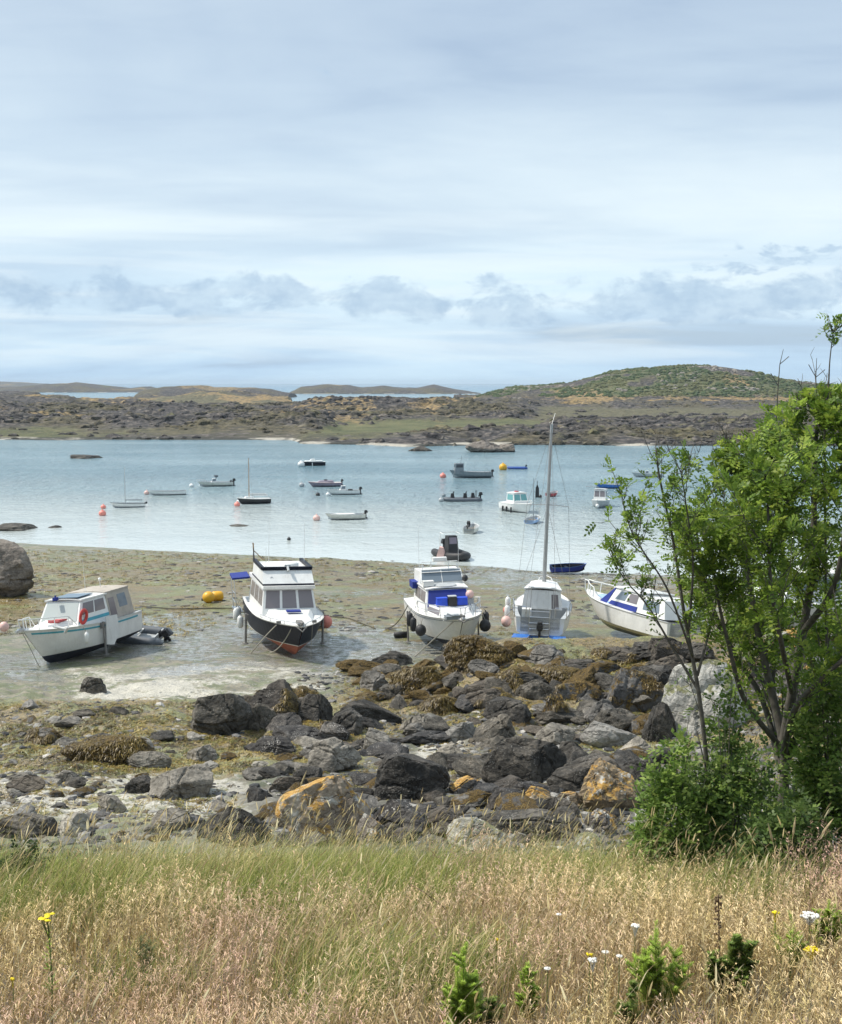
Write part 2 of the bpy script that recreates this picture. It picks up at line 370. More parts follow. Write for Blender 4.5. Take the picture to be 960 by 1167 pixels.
greenc = t.mix(t.mapr(nb, .5, .7), greenc, (.16, .135, .06))
orc = t.ramp(nb, (.32, (.06, .05, .04)), (.45, (.17, .125, .06)), (.56, (.30, .20, .075)), (.75, (.34, .28, .19)))
nm = t.noise(pos, .035, 4, .6)
rockc = t.mix(t.mapr(nm, .45, .6), rockc, t.ramp(nb, (.35, (.03, .026, .014)), (.5, (.075, .062, .03)), (.7, (.17, .145, .08))))
c = t.mix(t.mapr(t.math('ADD', zn.outputs[2], t.math('SUBTRACT', nb, .5)), .25, .55), basec, rockc)
c = t.mix(t.mapr(t.math('ADD', zn.outputs[0], t.math('SUBTRACT', nb, .5)), .3, .55), c, greenc)
c = t.mix(t.mapr(t.math('ADD', zn.outputs[1], t.math('SUBTRACT', nb, .5)), .35, .7), c, orc)
c = t.mix(t.mapr(nz, .42, .2), c, t.mix(t.mapr(na, .48, .58), (.03, .03, .022), (.42, .39, .33)))
setp(t, b, Base_Color=c, Roughness=.9, Normal=t.bump(nb, .8, 1.2))
m_far = m
far = tag(mesh_np('far_shore', np.stack([XF, YF, ZF], -1).reshape(-1, 3), grid_faces(len(ya), len(aa)), m_far, {'tint': tint}), kind='structure')

# distant islands: long heightfields of their own
def island(name, u0, u1, y, tops, depth, seed):
    n, k = 140, 26
    us = np.linspace(u0, u1, n); x = (us-480)/1500*y; q = np.linspace(-1, 1, k)
    X, Q = np.meshgrid(x, q); Y = y+Q*depth
    top = np.interp(us, *zip(*tops)); zt = 11+(437-top)/1500*y
    Z = zt[None]*np.clip(1-np.abs(Q)**2.2, 0, 1)*(1+.16*fbm(X*.03*1500/y, Y*.03, seed, 4, .5, True))+.8*fbm(X*.05, Y*.05, seed+2, 3)-1.0
    Z[:, 0] = -2; Z[:, -1] = -2; Z[0] = -2; Z[-1] = -2
    ti = np.zeros((X.size, 3)); ti[:, 2] = .8; ti[:, 0] = (sstep(fbm(X*.02, Y*.02, seed+5, 3), .1, .5)*.6*(Z > 6)).ravel(); ti[:, 1] = (.55*sstep(fbm(X*.02, Y*.02, seed+7, 3), 0, .3)).ravel()
    return tag(mesh_np(name, np.stack([X, Y, Z], -1).reshape(-1, 3), grid_faces(k, n), m_far, {'tint': ti}), kind='structure')
island('island', 333, 548, 1450, [(333, 446), (345, 440.5), (375, 437.5), (400, 439), (415, 441), (440, 439), (460, 441), (475, 441.5), (495, 438.5), (508, 441), (525, 443.5), (548, 447)], 60, 80.5)
island('island', -140, 185, 1700, [(-140, 441), (0, 440.5), (30, 440), (60, 437.3), (90, 436.3), (108, 438), (140, 441), (150, 442), (170, 440), (185, 444)], 90, 90.5)
island('island', 165, 335, 1050, [(165, 445), (190, 440.5), (228, 438.5), (245, 441), (290, 441.5), (310, 443), (335, 448)], 50, 85.5)
island('island', -300, 60, 3300, [(-300, 435), (-60, 434.7), (0, 435), (30, 436), (60, 437.5)], 160, 95.5)
island('island', -200, 48, 800, [(-200, 446), (0, 444.5), (22, 445), (44, 446), (48, 450)], 18, 97.5)

# low-poly rock kit shared by every stony mass far away
def ico(sub):
    import bmesh
    bm = bmesh.new(); bmesh.ops.create_icosphere(bm, subdivisions=sub, radius=1)
    V = np.array([v.co[:] for v in bm.verts]); F = np.array([[v.index for v in f.verts] for f in bm.faces]); bm.free(); return V, F
def rock_shape(sub, seed, planes=9, rough=.12, sx=1, sy=1, sz=.8):
    V, F = ico(sub); rs = np.random.RandomState(seed)
    off = rs.rand(3)*50
    r = 1+.20*fbm(V[:, 0]*1.1+off[0], V[:, 1]*1.1+off[1], V[:, 2]*1.1+off[2], 3)
    P = V*r[:, None]
    for _ in range(planes):
        n = rs.randn(3); n[2] = abs(n[2])*1.0; n /= np.linalg.norm(n); d = rs.uniform(.44, .84)
        e = P@n-d; P = P-np.clip(e, 0, None)[:, None]*n[None]*.93
    if sub >= 3:
        q = fbm(P[:, 0]*2.2+off[1], P[:, 1]*2.2+off[2], P[:, 2]*3.0, 4, .5, True)*.42+fbm(P[:, 0]*7, P[:, 1]*7+off[0], P[:, 2]*7, 3)*.35
        P = P+V*(rough*.5*q)[:, None]
        if sub >= 4:                       # a few cracks
            for _ in range(3):
                n = rs.randn(3); n[2] *= .5; n /= np.linalg.norm(n)
                e = P@n-rs.uniform(-.5, .5)+.10*fbm(P[:, 0]*2, P[:, 1]*2, P[:, 2]*2+off[0], 2)
                P = P-V*(.08*np.exp(-(e/.03)**2))[:, None]
    P = P/np.abs(P).max(0)
    return P*np.array((sx, sy, sz)), F
def rotz(P, a):
    c, s_ = np.cos(a), np.sin(a); Q = P.copy(); Q[..., 0] = P[..., 0]*c-P[..., 1]*s_; Q[..., 1] = P[..., 0]*s_+P[..., 1]*c; return Q
def scatter(name, shapes, pts, sizes, mat_, seed=1, tint=None, smooth=False, flat=(.5, .9)):
    rs = np.random.RandomState(seed); Vs, Fs, Ts, off = [], [], [], 0
    for i, (p, s_) in enumerate(zip(pts, sizes)):
        P, F = shapes[rs.randint(len(shapes))]
        Q = rotz(P*np.array([s_*rs.uniform(.8, 1.3), s_*rs.uniform(.8, 1.2), s_*rs.uniform(*flat)]), rs.uniform(0, 6.28))
        Vs.append(Q+p); Fs.append(F+off); off += len(Q)
        if tint is not None: Ts.append(np.repeat(tint[i][None], len(Q), 0))
    return mesh_np(name, np.concatenate(Vs), np.concatenate(Fs), mat_, {'tint': np.concatenate(Ts)} if tint is not None else None, smooth)
rs = np.random.RandomState(5)
kit1 = [rock_shape(1, s_, 6) for s_ in range(8)]
N = 26000
yy_ = 222*np.exp(rs.rand(N)*math.log(520/222)); a_ = rs.uniform(-.45, .5, N); xx_ = a_*yy_
z_, g_, r_, h_, rid_ = far_h(xx_, yy_)
ok = (z_ > .05) & (rs.rand(N) < r_**2*(.15+.85*sstep(fbm(xx_*.05, yy_*.05, 66.5, 3), -.2, .3))) & (h_ < 3)
xx_, yy_, z_ = xx_[ok][:7000], yy_[ok][:7000], z_[ok][:7000]
sz_ = rs.uniform(.35, 1.0, len(xx_))**1.6*1.9
ti = np.stack([np.clip(rs.rand(len(xx_))*.6-.2, 0, .4), np.clip(rs.rand(len(xx_))*1.6-1.3, 0, 1), np.full(len(xx_), 1.0)], -1)
tag(scatter('rocks', kit1, np.stack([xx_, yy_, z_], -1), sz_, m_far, 3, ti), 'dark rocks strewn along the far shore at low tide', 'rocks', kind='stuff')
# boulders one can pick out on the far shore
# scrub on the hill
m, t, b = new_mat('scrub')
pos = t.n('ShaderNodeNewGeometry').outputs['Position']; nb = t.noise(pos, 1.2, 4, .7)
c = t.ramp(nb, (.3, (.025, .042, .014)), (.5, (.055, .085, .025)), (.7, (.10, .135, .045)))
c = t.mix(t.mapr(t.noise(pos, .05, 2), .5, .62), c, t.ramp(nb, (.3, (.05, .06, .02)), (.7, (.15, .15, .05))))
setp(t, b, Base_Color=c, Roughness=.95, Normal=t.bump(nb, 1.0, 1.0)); m_scrub = m
N = 26000; u_ = rs.uniform(540, 1250, N); yy_ = rs.uniform(575, 672, N); xx_ = (u_-480)/1500*yy_
z_, g_, r_, h_, rid_ = far_h(xx_, yy_)
pz = fbm(xx_*.06, yy_*.045, 61.5, 4)
ok = (h_ > 3.5) & (z_ > 5) & (pz > -.12) & (rs.rand(N) < .75)
idx = np.where(ok)[0][:6500]; xx_, yy_, z_ = xx_[idx], yy_[idx], z_[idx]
tag(scatter('scrub', kit1, np.stack([xx_, yy_, z_], -1), rs.uniform(.3, 1, len(xx_))**2*1.5+.25, m_scrub, 4), 'low green scrub covering the rounded hill', 'scrub', kind='stuff')
N = 700; u_ = rs.uniform(570, 960, N); yy_ = rs.uniform(585, 630, N); xx_ = (u_-480)/1500*yy_
z_, g_, r_, h_, rid_ = far_h(xx_, yy_); ok = (h_ > 2)&(fbm(xx_*.05, yy_*.05, 69.5, 2) > .05)
xx_, yy_, z_ = xx_[ok], yy_[ok], z_[ok]
ti = np.stack([np.zeros(len(xx_)), rs.rand(len(xx_))*.5, np.full(len(xx_), 1.0)], -1)
m2, t, b = new_mat('pale_stone'); pos = t.n('ShaderNodeNewGeometry').outputs['Position']; nb = t.noise(pos, 1.0, 4, .7)
setp(t, b, Base_Color=t.ramp(nb, (.3, (.10, .09, .08)), (.6, (.28, .25, .21))), Roughness=.9)
tag(scatter('outcrops', kit1, np.stack([xx_, yy_, z_], -1), rs.uniform(.4, 1, len(xx_))**2*1.7, m2, 6), 'pale stones showing through the scrub of the hill', 'rocks', kind='stuff')

# sea haze: one closed box of thin even air round everything below the sky
hm = bpy.data.materials.new('haze'); hm.use_nodes = True; ht = hm.node_tree; ht.nodes.remove(ht.nodes['Principled BSDF'])
pv = ht.nodes.new('ShaderNodeVolumePrincipled'); pv.inputs['Color'].default_value = (.72, .84, .96, 1); pv.inputs['Density'].default_value = 1.3e-4; pv.inputs['Anisotropy'].default_value = .0
ht.links.new(pv.outputs[0], ht.nodes['Material Output'].inputs['Volume'])
x0, x1, y0_, y1_, z0_, z1_ = -9000, 9000, -60, 7000, -9, 26
hv = np.array([(x0, y0_, z0_), (x1, y0_, z0_), (x1, y1_, z0_), (x0, y1_, z0_), (x0, y0_, z1_), (x1, y0_, z1_), (x1, y1_, z1_), (x0, y1_, z1_)], float)
tag(mesh_np('haze', hv, np.array([(3, 2, 1, 0), (4, 5, 6, 7), (0, 1, 5, 4), (1, 2, 6, 5), (2, 3, 7, 6), (3, 0, 4, 7)]), hm), kind='stuff')
# ------------------------------------------------------------------ boulders and beach rocks
def rock_mat(name, lo, mid, hi, lichen=0.0, weedc=0.0, specks=0.0, rough=.75, lich_col=None):
    m, t, b = new_mat(name)
    tc = t.n('ShaderNodeTexCoord').outputs['Object']; geo = t.n('ShaderNodeNewGeometry')
    oi = t.n('ShaderNodeObjectInfo').outputs['Random']
    off = t.n('ShaderNodeVectorMath', {'operation': 'ADD'}, i0=tc, i1=t.n('ShaderNodeCombineXYZ', X=t.math('MULTIPLY', oi, 91), Y=t.math('MULTIPLY', oi, 37), Z=0.0).outputs[0]).outputs[0]
    a = t.noise(off, 1.7, 6, .62, .4); f = t.noise(off, 14, 5, .7); g_ = t.noise(off, 60, 2, .5)
    mixv = t.math('ADD', t.math('MULTIPLY', a, .6), t.math('MULTIPLY', f, .4))
    c = t.ramp(mixv, (.36, lo), (.5, mid), (.64, hi))
    c = t.mix(1.0, c, t.ramp(oi, (0, (.72, .72, .74)), (.5, (1.0, .98, .95)), (1, (1.25, 1.2, 1.12))), 'MULTIPLY')
    nz = t.n('ShaderNodeSeparateXYZ', Vector=geo.outputs['Normal']).outputs[2]
    if specks:
        v = t.n('ShaderNodeTexVoronoi', Vector=off, Scale=22.0)
        s_ = t.math('MULTIPLY', t.mapr(v.outputs['Distance'], .34, .2), t.mapr(t.noise(off, 2.2, 3, .6), .5, .62), True)
        c = t.mix(t.math('MULTIPLY', s_, specks), c, (.46, .44, .40))
    if lichen:
        l = t.mapr(t.math('ADD', t.noise(off, 2.6, 6, .68), t.math('MULTIPLY', nz, .24)), .70-lichen*.22, .77-lichen*.2)
        lc = t.ramp(f, (.35, (.24, .13, .035)), (.5, (.46, .26, .06)), (.66, (.60, .43, .16))) if lich_col is None else t.ramp(f, (.35, lich_col), (.65, tuple(min(1, k*1.7) for k in lich_col)))
        c = t.mix(l, c, lc)
        wl = t.mapr(t.noise(off, 3.6, 5, .7), .58, .62); c = t.mix(t.math('MULTIPLY', wl, .8), c, (.55, .54, .50))
    if weedc:
        wf = t.mapr(t.math('ADD', t.noise(off, 1.6, 5, .66), t.math('MULTIPLY', nz, .14)), .66-weedc*.30, .72-weedc*.26)
        wv = t.noise(t.scale(off, (1, 1, .35)), 24, 4, .7)
        c = t.mix(wf, c, t.ramp(wv, (.34, (.012, .009, .003)), (.5, (.085, .052, .012)), (.68, (.26, .17, .035))))
    ck = t.n('ShaderNodeTexVoronoi', {'feature': 'DISTANCE_TO_EDGE'}, Vector=t.n('ShaderNodeVectorMath', {'operation': 'ADD'}, i0=t.scale(off, (1, 1, 1.6)), i1=t.n('ShaderNodeTexNoise', Vector=off, Scale=1.5, Detail=3.0).outputs['Color']).outputs[0], Scale=1.5).outputs['Distance']
    ckf = t.mapr(ck, .0, .022)
    c = t.mix(t.math('MULTIPLY', t.math('SUBTRACT', 1.0, ckf), .45), c, tuple(k*.5 for k in lo))
    h = t.math('ADD', t.math('MULTIPLY', ckf, .16), t.math('MULTIPLY', a, 1.0))
    h = t.math('ADD', h, 0.0) if False else t.math('ADD', h, t.math('ADD', t.math('MULTIPLY', f, .35), t.math('MULTIPLY', g_, .05)))
    setp(t, b, Base_Color=c, Roughness=rough, Normal=t.bump(h, .8, .14)); b.inputs['Specular IOR Level'].default_value = .35
    return m
M_dark = rock_mat('dark_rock', (.018, .017, .014), (.066, .060, .050), (.20, .182, .155), specks=.35)
M_black = rock_mat('black_rock', (.011, .011, .010), (.037, .034, .030), (.125, .113, .098), specks=.3)
M_grey = rock_mat('grey_rock', (.062, .058, .050), (.18, .167, .145), (.36, .335, .295), specks=.3)
M_pale = rock_mat('pale_rock', (.14, .135, .12), (.30, .285, .255), (.50, .48, .43), specks=.3)
M_brown = rock_mat('brown_rock', (.028, .024, .02), (.085, .073, .06), (.19, .165, .135), specks=.4)
M_barn = rock_mat('barnacled_rock', (.015, .015, .016), (.05, .047, .046), (.14, .13, .12), specks=1.0)
M_weedy = rock_mat('weedy_rock', (.02, .018, .014), (.06, .05, .035), (.15, .13, .10), weedc=1.0)
M_wgrey = rock_mat('half_weedy_rock', (.05, .05, .05), (.13, .125, .12), (.25, .24, .22), weedc=.45)
M_orange = rock_mat('orange_lichen_rock', (.11, .09, .075), (.27, .23, .19), (.45, .40, .34), lichen=.68)
M_tan = rock_mat('tan_lichen_rock', (.10, .085, .065), (.21, .165, .11), (.34, .28, .20), lichen=.30)
M_some = rock_mat('grey_rock_orange_spots', (.06, .055, .05), (.16, .145, .13), (.30, .27, .24), lichen=.16)
M_white = rock_mat('white_lichen_rock', (.20, .20, .18), (.46, .45, .41), (.74, .73, .68), lichen=.28, lich_col=(.14, .14, .07))
M_head = rock_mat('headland_rock', (.075, .062, .052), (.19, .165, .14), (.32, .285, .25))
_seed = [100]
def rock_obj(name, P, F, m_, loc, label=None, group=None, cat='rock', sub_smooth=True):
    o = mesh_np(name, P, F, m_, smooth=False); o.location = loc
    return tag(o, label, cat, group)
def boulder(u, v, w_, h_, m_, label, sub=5, depth=1.0, planes=13, tilt=0.0, seed=None, sink=.27, rough=.2, name='boulder', lift=0.0, taper=0.0):
    """u: centre, v: foot, w_/h_: size, all as seen in the photograph; the rock is set on the ground there at its true size"""
    p = hit(u, v-2); k = p.y/FPX; W = w_*k*.5; Hh = h_*k/(1-sink)*.5
    _seed[0] += 1; sd = seed if seed is not None else _seed[0]
    P, F = rock_shape(sub, sd, planes+2, rough*1.2)
    if taper:
        q_ = 1-taper*np.clip((P[:, 2]/.8+.35)/1.35, 0, 1); P[:, 0] = P[:, 0]*q_; P[:, 1] *= q_
        P = P/np.abs(P).max(0)*np.array((1, 1, .8))
    P = P*np.array((W*1.06, W*depth, Hh*1.04/.8))
    if tilt:
        c, s_ = math.cos(R(tilt)), math.sin(R(tilt)); x, z = P[:, 0].copy(), P[:, 2].copy()
        P[:, 0] = x*c+z*s_; P[:, 2] = -x*s_+z*c
        P[:, 0] *= W/np.abs(P[:, 0]).max(); P[:, 2] *= Hh/np.abs(P[:, 2]).max()
    d = W*depth*.55
    # the foot of the visible side stands on the ground at p
    return rock_obj(name, P, F, m_, (p.x*(1+d/p.y), p.y+d, p.z+Hh*(1-2*sink)+lift), label)

B = [ # u, v, w, h, mat, label, kwargs
 (248, 838, 80, 54, M_dark, 'tall rounded dark boulder, biggest of the cluster left of centre', dict(planes=6, rough=.2, seed=11, depth=.8)),
 (316, 826, 66, 50, M_brown, 'rounded dark boulder on the right of the big left cluster', dict(planes=6, seed=12, depth=.8)),
 (290, 812, 28, 24, M_brown, 'small round knob of rock wedged between the two big left boulders', dict(planes=4)),
 (296, 836, 44, 30, M_dark, 'low dark rock at the foot of the big left boulder cluster', dict(planes=6)),
 (108, 792, 32, 20, M_dark, 'lone small dark rock on the edge of the sand below the stripe-hulled cruiser', dict()),
 (138, 872, 132, 34, M_weedy, 'broad low ledge wrapped in brown seaweed on the left beach', dict(depth=.5)),
 (146, 866, 66, 24, M_pale, 'flat pale grey slab showing out of the brown weed on the left', dict(depth=.6, planes=12)),
 (172, 877, 54, 22, M_grey, 'grey flat rock at the lower right end of the weed-wrapped ledge', dict(depth=.6)),
 (233, 872, 40, 22, M_grey, 'bluish grey cracked rock right of the weed-wrapped ledge', dict(planes=13)),
 (208, 913, 74, 42, M_grey, 'smooth domed grey boulder above the meadow on the left', dict(planes=4, seed=23)),
 (160, 906, 34, 22, M_black, 'small black rock leaning on the domed grey boulder', dict()),
 (78, 893, 32, 14, M_grey, 'small flat grey stone lying on the pale sand at left', dict(depth=.7)),
 (127, 927, 36, 22, M_grey, 'squarish grey rock left of the domed boulder', dict(planes=12)),
 (36, 957, 86, 28, M_dark, 'long dark flat rock in the lower left corner of the beach', dict(depth=.5)),
 (86, 953, 38, 26, M_pale, 'light grey rock beside the long dark flat rock at lower left', dict()),
 (268, 966, 90, 44, M_dark, 'broad dark rock rising out of the grass left of the orange boulder', dict(depth=.7, planes=12)),
 (198, 946, 50, 26, M_grey, 'grey rock between the domed boulder and the grass', dict()),
 (359, 824, 42, 36, M_black, 'wet black rounded rock right of the big left cluster', dict(planes=7)),
 (398, 838, 44, 32, M_dark, 'dark angular rock tilted up right of the black rounded one', dict(planes=12, tilt=18)),
 (428, 789, 36, 20, M_grey, 'grey oval stone just below the wet sand in the middle', dict(planes=5)),
 (376, 848, 46, 26, M_barn, 'barnacle-dotted rock below the dark angular rock', dict()),
 (374, 879, 80, 36, M_grey, 'long grey slab tilted up towards the right', dict(planes=13, tilt=-16, depth=.6)),
 (316, 862, 50, 24, M_barn, 'low barnacled rock under the big left cluster', dict(depth=.7)),
 (480, 839, 54, 26, M_grey, 'angular grey block with a sharp flat top near the middle', dict(planes=16, seed=41)),
 (430, 859, 38, 28, M_grey, 'cracked grey rock above the great black slab', dict(planes=12)),
 (456, 912, 112, 58, M_black, 'great black slab behind the orange boulder', dict(planes=11, depth=.7, seed=52)),
 (376, 962, 124, 88, M_orange, 'big domed boulder covered with orange lichen', dict(planes=6, seed=63, rough=.22, depth=.8, sink=.12)),
 (426, 964, 40, 34, M_some, 'tan shoulder rock leaning against the orange lichen boulder', dict(planes=8)),
 (453, 958, 72, 50, M_barn, 'dark rock with white barnacle flecks right of the orange boulder', dict()),
 (527, 847, 40, 24, M_pale, 'pale bluish rock at the edge of the small patch of white sand', dict(planes=9)),
 (546, 762, 84, 34, M_weedy, 'dome of golden brown seaweed in front of the cruiser with the blue windscreen cover', dict(planes=3, depth=.8, rough=.3)),
 (622, 758, 52, 22, M_grey, 'cracked grey rock just below the stern of the mast boat', dict(planes=12)),
 (553, 770, 38, 17, M_grey, 'grey stone below the golden seaweed dome', dict(planes=6)),
 (580, 826, 58, 34, M_black, 'square-topped black block in the rock heap', dict(planes=15, seed=75)),
 (633, 826, 30, 36, M_wgrey, 'upright brown slab half hung with seaweed', dict(planes=12)),
 (688, 827, 48, 38, M_grey, 'pointed grey slab leaning to the left on the right of the heap', dict(planes=16, tilt=28, seed=81)),
 (695, 853, 72, 28, M_pale, 'smooth light grey flat boulder with a dark hollow beneath', dict(planes=6, depth=.6)),
 (633, 848, 44, 24, M_grey, 'small grey rock left of the light flat boulder', dict(planes=11)),
 (568, 853, 56, 36, M_dark, 'dark rock between the black block and the white sand', dict()),
 (596, 896, 100, 58, M_black, 'largest black rock in the middle of the heap', dict(planes=11, depth=.7, seed=92)),
 (651, 868, 32, 26, M_dark, 'small upright dark rock behind the largest black rock', dict()),
 (676, 904, 106, 46, M_black, 'long black rock reaching under the tan pyramid stone', dict(planes=13, depth=.6)),
 (690, 926, 78, 66, M_tan, 'pyramid-shaped tan stone with white lichen spots', dict(planes=7, seed=211, depth=.8, sink=.12, taper=.62, rough=.3)),
 (577, 928, 50, 32, M_barn, 'dark rock flecked with white left of the small orange stones', dict()),
 (611, 924, 34, 26, M_tan, 'left one of two small orange-brown stones below the heap', dict(planes=6)),
 (651, 921, 32, 20, M_tan, 'right one of two small orange-brown stones, next to the tan pyramid', dict(planes=6)),
 (606, 960, 140, 40, M_dark, 'long flat dark grey slab just above the grass edge', dict(planes=13, depth=.45)),
 (688, 952, 34, 28, M_some, 'rounded olive brown rock between flat slab and bush', dict(planes=5)),
 (718, 812, 84, 56, M_wgrey, 'wide brown weedy slab behind the leaning pointed slab', dict(planes=10, depth=.6, seed=121)),
 (752, 846, 40, 58, M_black, 'black steep rock at the left edge of the tree', dict(planes=12)),
 (543, 992, 72, 32, M_white, 'white lichen-crusted stone lying in the dry grass', dict(planes=4, depth=.7, seed=131, lift=.30)),
 (743, 955, 44, 22, M_white, 'white stone half hidden at the foot of the bushes', dict(planes=6, depth=.7, lift=.15)),
 (673, 968, 34, 15, M_white, 'small pale stone in the grass right of the flat slab', dict(planes=6)),
 (810, 835, 110, 105, M_white, 'tall pale grey rock wall behind the sapling', dict(planes=8, depth=.6, seed=141, rough=.3)),
 (905, 800, 130, 90, M_some, 'grey rock with orange lichen behind the tree trunk', dict(planes=9, depth=.6, seed=144)),
 (-8, 682, 102, 66, M_head, 'huge rounded grey rock at the left edge of the bay', dict(planes=4, depth=.8, seed=151, rough=.22, sink=.12)),
 (640, 782, 70, 26, M_weedy, 'seaweed-covered hump in the upper right of the heap', dict(depth=.7)),
 (480, 790, 70, 34, M_weedy, 'steep weedy rock left of the golden seaweed dome', dict(depth=.7)),
 (500, 815, 50, 24, M_weedy, 'low brown weedy rock in front of the steep weedy rock', dict(depth=.7)),
 (585, 790, 46, 24, M_weedy, 'weedy rock above the square-topped black block', dict()),
 (700, 756, 60, 18, M_brown, 'flat brown rock below the listing boat with blue windscreen', dict(depth=.6)),
 (770, 762, 70, 34, M_brown, 'brown rock ledge hiding the stern of the listing boat', dict(depth=.6)),
 (508, 948, 44, 28, M_brown, 'brownish rock between the barnacle-flecked rock and the flat slab', dict()),
 (530, 905, 40, 18, M_some, 'low rock with an orange tuft on top at the edge of white sand', dict()),

 (520, 880, 60, 24, M_black, 'low black ledge just right of the great black slab', dict(depth=.6)),
 (560, 808, 60, 26, M_brown, 'flat brown ledge directly above the black block', dict(depth=.6)),
 (610, 800, 46, 24, M_dark, 'dark ledge below the seaweed-covered hump', dict(depth=.7)),
 (660, 800, 52, 30, M_wgrey, 'brown weed-streaked ledge left of the wide brown slab', dict(depth=.7)),
 (455, 800, 44, 26, M_dark, 'dark stone tucked under the left weedy rocks', dict()),
 (415, 815, 40, 22, M_brown, 'brown flat stone between the oval stone and the dark angular rock', dict()),
 (512, 868, 36, 22, M_grey, 'grey block on the upper rim of the white sand patch', dict()),
 (735, 895, 60, 34, M_black, 'black slab behind the tan pyramid stone', dict(depth=.6)),
 (640, 935, 60, 22, M_black, 'black ledge beneath the two small orange-brown stones', dict(depth=.6)),
 (560, 948, 46, 22, M_dark, 'dark ledge at the left end of the long flat slab', dict(depth=.6)),
 (330, 905, 46, 20, M_brown, 'brown flat stone above the orange lichen boulder', dict(depth=.6)),
 (345, 800, 34, 18, M_wgrey, 'weed-capped stone right of the big left cluster', dict()),
 (740, 790, 60, 34, M_dark, 'dark ledge right below the brown ledge by the listing boat', dict(depth=.6)),
 (55, 850, 50, 20, M_wgrey, 'half-weedy low rock on the far left beach', dict(depth=.6)),
 (30, 905, 44, 18, M_brown, 'low brown rock on pale sand at the far left', dict(depth=.6)),
]
for (u, v, w_, h_, m_, lab, kw) in B: boulder(u, v, w_, h_, m_, lab, **kw)

# the jumble of smaller rocks: individual objects that share a few meshes
small_proto = []
for k in range(12):
    P, F = rock_shape(4, 300+k, 14, .25); small_proto.append((P, F))
_meshes = {}
def small_rock(k, m_, loc, s3, rz, label, group):
    key = (k, m_.name)
    if key not in _meshes:
        o = mesh_np('beach_rock', small_proto[k][0], small_proto[k][1], m_, smooth=False, link=False); _meshes[key] = o.data
    o = bpy.data.objects.new('beach_rock', _meshes[key]); COL.objects.link(o)
    o.location = loc; o.scale = s3; o.rotation_euler = (random.uniform(-.3, .3), random.uniform(-.3, .3), rz)
    return tag(o, label, 'rock', group)
MATWORD = {M_grey.name: 'grey', M_dark.name: 'dark', M_barn.name: 'barnacle-flecked', M_brown.name: 'brown', M_black.name: 'black', M_wgrey.name: 'half-weedy', M_pale.name: 'pale', M_weedy.name: 'weed-covered'}
REFS = [(u, v, ' '.join(lab.split(',')[0].split()[:9])) for (u, v, w_, h_, m_, lab, kw) in B]
def clean_ref(r_):
    ws = r_.split()
    while ws[-1] in ('the', 'a', 'of', 'and', 'to', 'in', 'on', 'with', 'at', 'by', 'behind', 'below', 'above', 'under', 'left', 'right', 'between', 'dark', 'big', 'two', 'small', 'long', 'flat', 'lower', 'upper', 'just', 'its', 'white', 'light', 'domed', 'black', 'orange', 'brown', 'tan', 'wet', 'directly', 'over', 'out', 'beside', 'square-topped', 'barnacle-flecked', 'pale', 'weedy', 'weed-wrapped', 'reaching', 'leaning', 'golden', 'great', 'largest', 'showing', 'rising', 'towards', 'against', 'orange-brown', 'tilted', 'up', 'half', 'hidden', 'lying', 'near', 'front', 'from', 'listing', 'dry', 'oval', 'cracked', 'stern'): ws = ws[:-1]
    return ' '.join(ws)
REFS = [(u, v, clean_ref(r_)) for u, v, r_ in REFS]
def loose_label(u, v, m_, pre='loose'):
    d = [((u-a)**2+((v-b_)*1.6)**2, a, b_, r_) for a, b_, r_ in REFS]; _, a, b_, r_ = min(d)
    where = ('left of' if u < a else 'right of') if abs(u-a) > abs(v-b_)*1.2 else ('behind' if v < b_ else 'in front of')
    return f"{pre} {MATWORD.get(m_.name, 'grey')} stone {where} the {r_}"
random.seed(4); rs = np.random.RandomState(44)
KINDS = [  # region, number, pixel width, materials, label, group
 ((290, 770, 800, 962), 150, (22, 56), [M_grey, M_dark, M_barn, M_brown, M_black, M_wgrey], 'loose grey or dark stone in the rock heap between the boats and the meadow', 'loose stones of the rock heap'),
 ((0, 300, 805, 962), 50, (12, 34), [M_grey, M_wgrey, M_dark, M_pale], 'loose stone on the weedy beach left of the rock heap', 'loose stones of the left beach'),
 ((400, 800, 742, 800), 95, (16, 46), [M_weedy, M_wgrey, M_brown, M_weedy, M_dark], 'weedy stone along the upper edge of the rock heap', 'weedy stones at the top of the heap'),
]
for (u0, u1, v0, v1), n, (w0, w1), mats, lab, grp in KINDS:
    for i in range(n):
        u, v = rs.uniform(u0, u1), rs.uniform(v0, v1)
        if v < 756 and u < 500: v += 16
        if u < 345 and 758 < v < 800: v += 45
        p = hit(u, v); s_ = rs.uniform(w0, w1)*p.y/FPX*.5
        if p.y < 14: continue
        mm_ = mats[rs.randint(len(mats))]; lab = loose_label(u, v, mm_, 'small' if s_*FPX/p.y < 10 else 'loose'); small_rock(rs.randint(12), mm_, (p.x, p.y, p.z+s_*.18), (s_*rs.uniform(.9, 1.6), s_*rs.uniform(.7, 1.2), s_*rs.uniform(.45, .85)), rs.uniform(0, 6.28), lab, grp)
_by = {}
for o_ in COL.objects:
    if o_.name.startswith('beach_rock'): _by.setdefault(o_['label'], []).append(o_)
